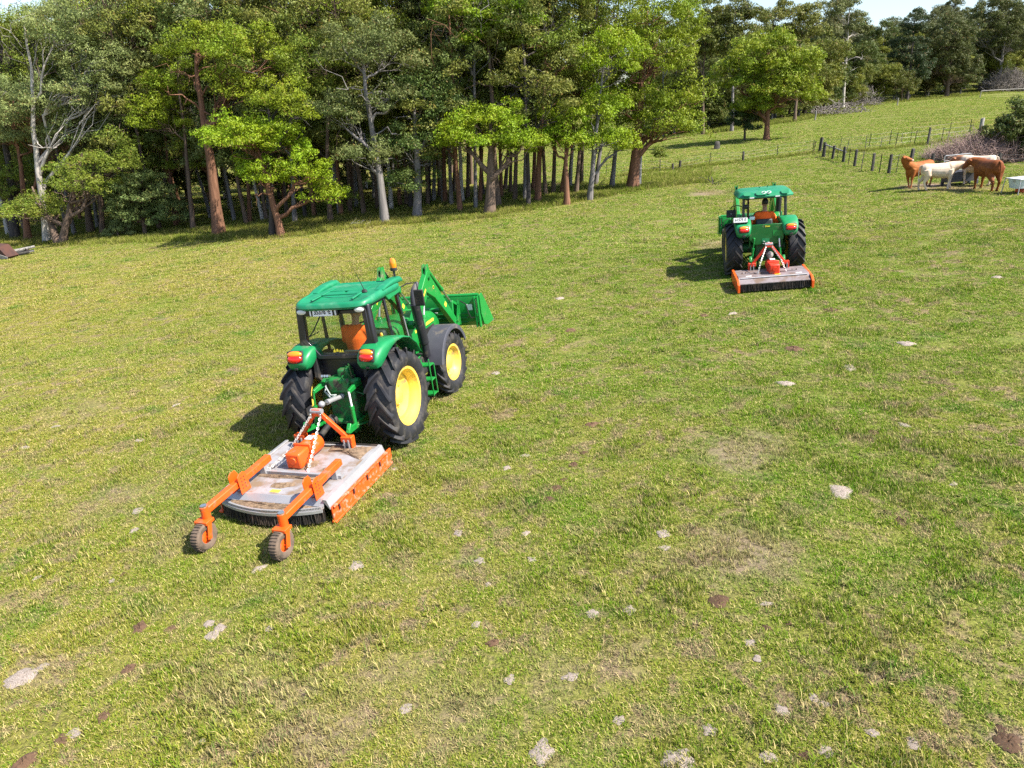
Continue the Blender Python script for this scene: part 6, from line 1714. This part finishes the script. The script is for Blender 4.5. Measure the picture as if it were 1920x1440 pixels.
# ------------------------------------------------------------------ dung pats and clods in the sward
def pat_mesh(name, seed, mat, h=.05, crack=.5):
    r_ = np.random.RandomState(seed); n = 26; rings = 6; b = MB(); V = []
    ph = r_.rand(4) * 6.283; am = r_.rand(4) * .16
    for j in range(rings):
        f = 1 - j / rings
        for k in range(n):
            a = 2 * math.pi * k / n
            rad_ = f * (1 + sum(am[i] * math.sin((i + 2) * a + ph[i]) for i in range(4)) + .05 * r_.randn() * (j == 0))
            z = -.01 if j == 0 else h * (1 - f ** 3) * (.75 + crack * r_.rand())
            V.append((rad_ * math.cos(a), rad_ * math.sin(a), z))
    V.append((0, 0, h * .9))
    F = [(j * n + k, j * n + (k + 1) % n, (j + 1) * n + (k + 1) % n, (j + 1) * n + k) for j in range(rings - 1) for k in range(n)]
    F += [((rings - 1) * n + k, (rings - 1) * n + (k + 1) % n, rings * n) for k in range(n)]
    return b.add(V, F).mesh(name, mat, 40)
PAT = {'pale': [pat_mesh('dry_pat', s, M['dung_pale'], .20) for s in range(6)], 'dark': [pat_mesh('dark_pat', 20 + s, M['dung_dark'], .22, 1.0) for s in range(4)], 'red': [pat_mesh('brown_pat', 40 + s, M['dung_red'], .24, 1.2) for s in range(4)]}
pats = [('pale', u, v, s) for u, v, s in [(485, 1068, .13), (1016, 1412, .17), (1272, 1428, .17), (1576, 922, .23), (668, 1061, .14), (1111, 1152, .10), (262, 826, .14), (46, 840, .14), (258, 958, .13), (252, 995, .10), (392, 1170, .09), (412, 1178, .10), (398, 1193, .12), (1466, 1333, .09), (892, 1172, .08), (1406, 1206, .07), (1436, 1133, .08), (1420, 1236, .06),
        (950, 878, .10), (997, 1050, .08), (985, 1001, .09), (1244, 1001, .12), (1246, 1028, .09), (40, 1272, .22), (80, 1252, .09), (138, 1376, .09), (380, 1390, .05), (1160, 1351, .07), (1526, 1310, .07), (1546, 1321, .07), (1712, 1396, .08), (1636, 1375, .07), (1548, 1410, .09), (1592, 690, .22), (1473, 720, .20), (1374, 588, .17), (1700, 645, .2), (915, 1097, .06), (900, 1052, .10), (985, 855, .12), (70, 1084, .08), (210, 1090, .07), (580, 905, .0), (1695, 798, .12), (1788, 908, .08), (1870, 520, .16), (740, 880, .08), (760, 1330, .09), (955, 1275, .08), (1070, 1270, .10), (105, 800, .12), (330, 760, .11), (1050, 560, .18), (930, 700, .13), (860, 1000, .10), (1330, 1370, .08), (1440, 1420, .09), (1180, 1145, .10), (505, 1180, .07)] if s > 0]
pats += [('dark', u, v, s) for u, v, s in [(1348, 1128, .15), (1636, 812, .12), (1570, 805, .09), (1075, 872, .11), (1042, 916, .13), (1058, 900, .08), (1028, 936, .10), (1437, 1178, .06), (1480, 1170, .05), (1890, 1392, .14), (1878, 1370, .08), (770, 522, .10), (1557, 582, .22), (470, 1058, .0), (1095, 850, .09), (1508, 1418, .08), (1690, 980, .10)] if s > 0]
pats += [('red', u, v, s) for u, v, s in [(925, 1206, .10), (1070, 620, .18), (1320, 592, .15), (1110, 797, .16), (242, 1255, .10), (193, 1345, .10), (45, 1432, .16), (262, 1178, .15), (1488, 655, .24), (320, 1180, .08), (230, 1078, .06), (115, 1388, .10), (640, 705, .0), (1690, 975, .12)] if s > 0]
PL = {'pale': 'dry pale grey dung pat lying in the grass', 'dark': 'dark moist dung pat lying in the grass', 'red': 'crumbly red brown dung pat lying in the grass'}
SPECIAL = {(1016, 1412): 'large cracked pale dung pat with lush green grass growing on its left side', (1576, 922): 'lone large flat dung pat with torn centre on open grass', (40, 1272): 'broad crumbled pale dung pat over bare earth', (485, 1068): 'cracked pale dung pat just behind the slasher tail wheel',
           (1348, 1128): 'wide wet dark dung pat with flattened rim below the bare patch', (1557, 582): 'flat dark dung pat behind the canopy tractor slasher'}
for i, (k, u, v, s) in enumerate(pats):
    q, t = gp(u, v)
    o = link_mesh('dung_pat', rt.choice(PAT[k])); o.matrix_world = stand_matrix(q.x, q.y, rt.uniform(0, 360), .008) @ Matrix.Diagonal((s * .78, s * .78 * rt.uniform(.65, 1), s * rt.uniform(.5, .8), 1))
    if (u, v) in SPECIAL: tag(o, SPECIAL[(u, v)], 'dung')
    else: tag(o, PL[k], 'dung', '%s dung pats in the paddock' % {'pale': 'dry pale', 'dark': 'dark moist', 'red': 'red brown'}[k])
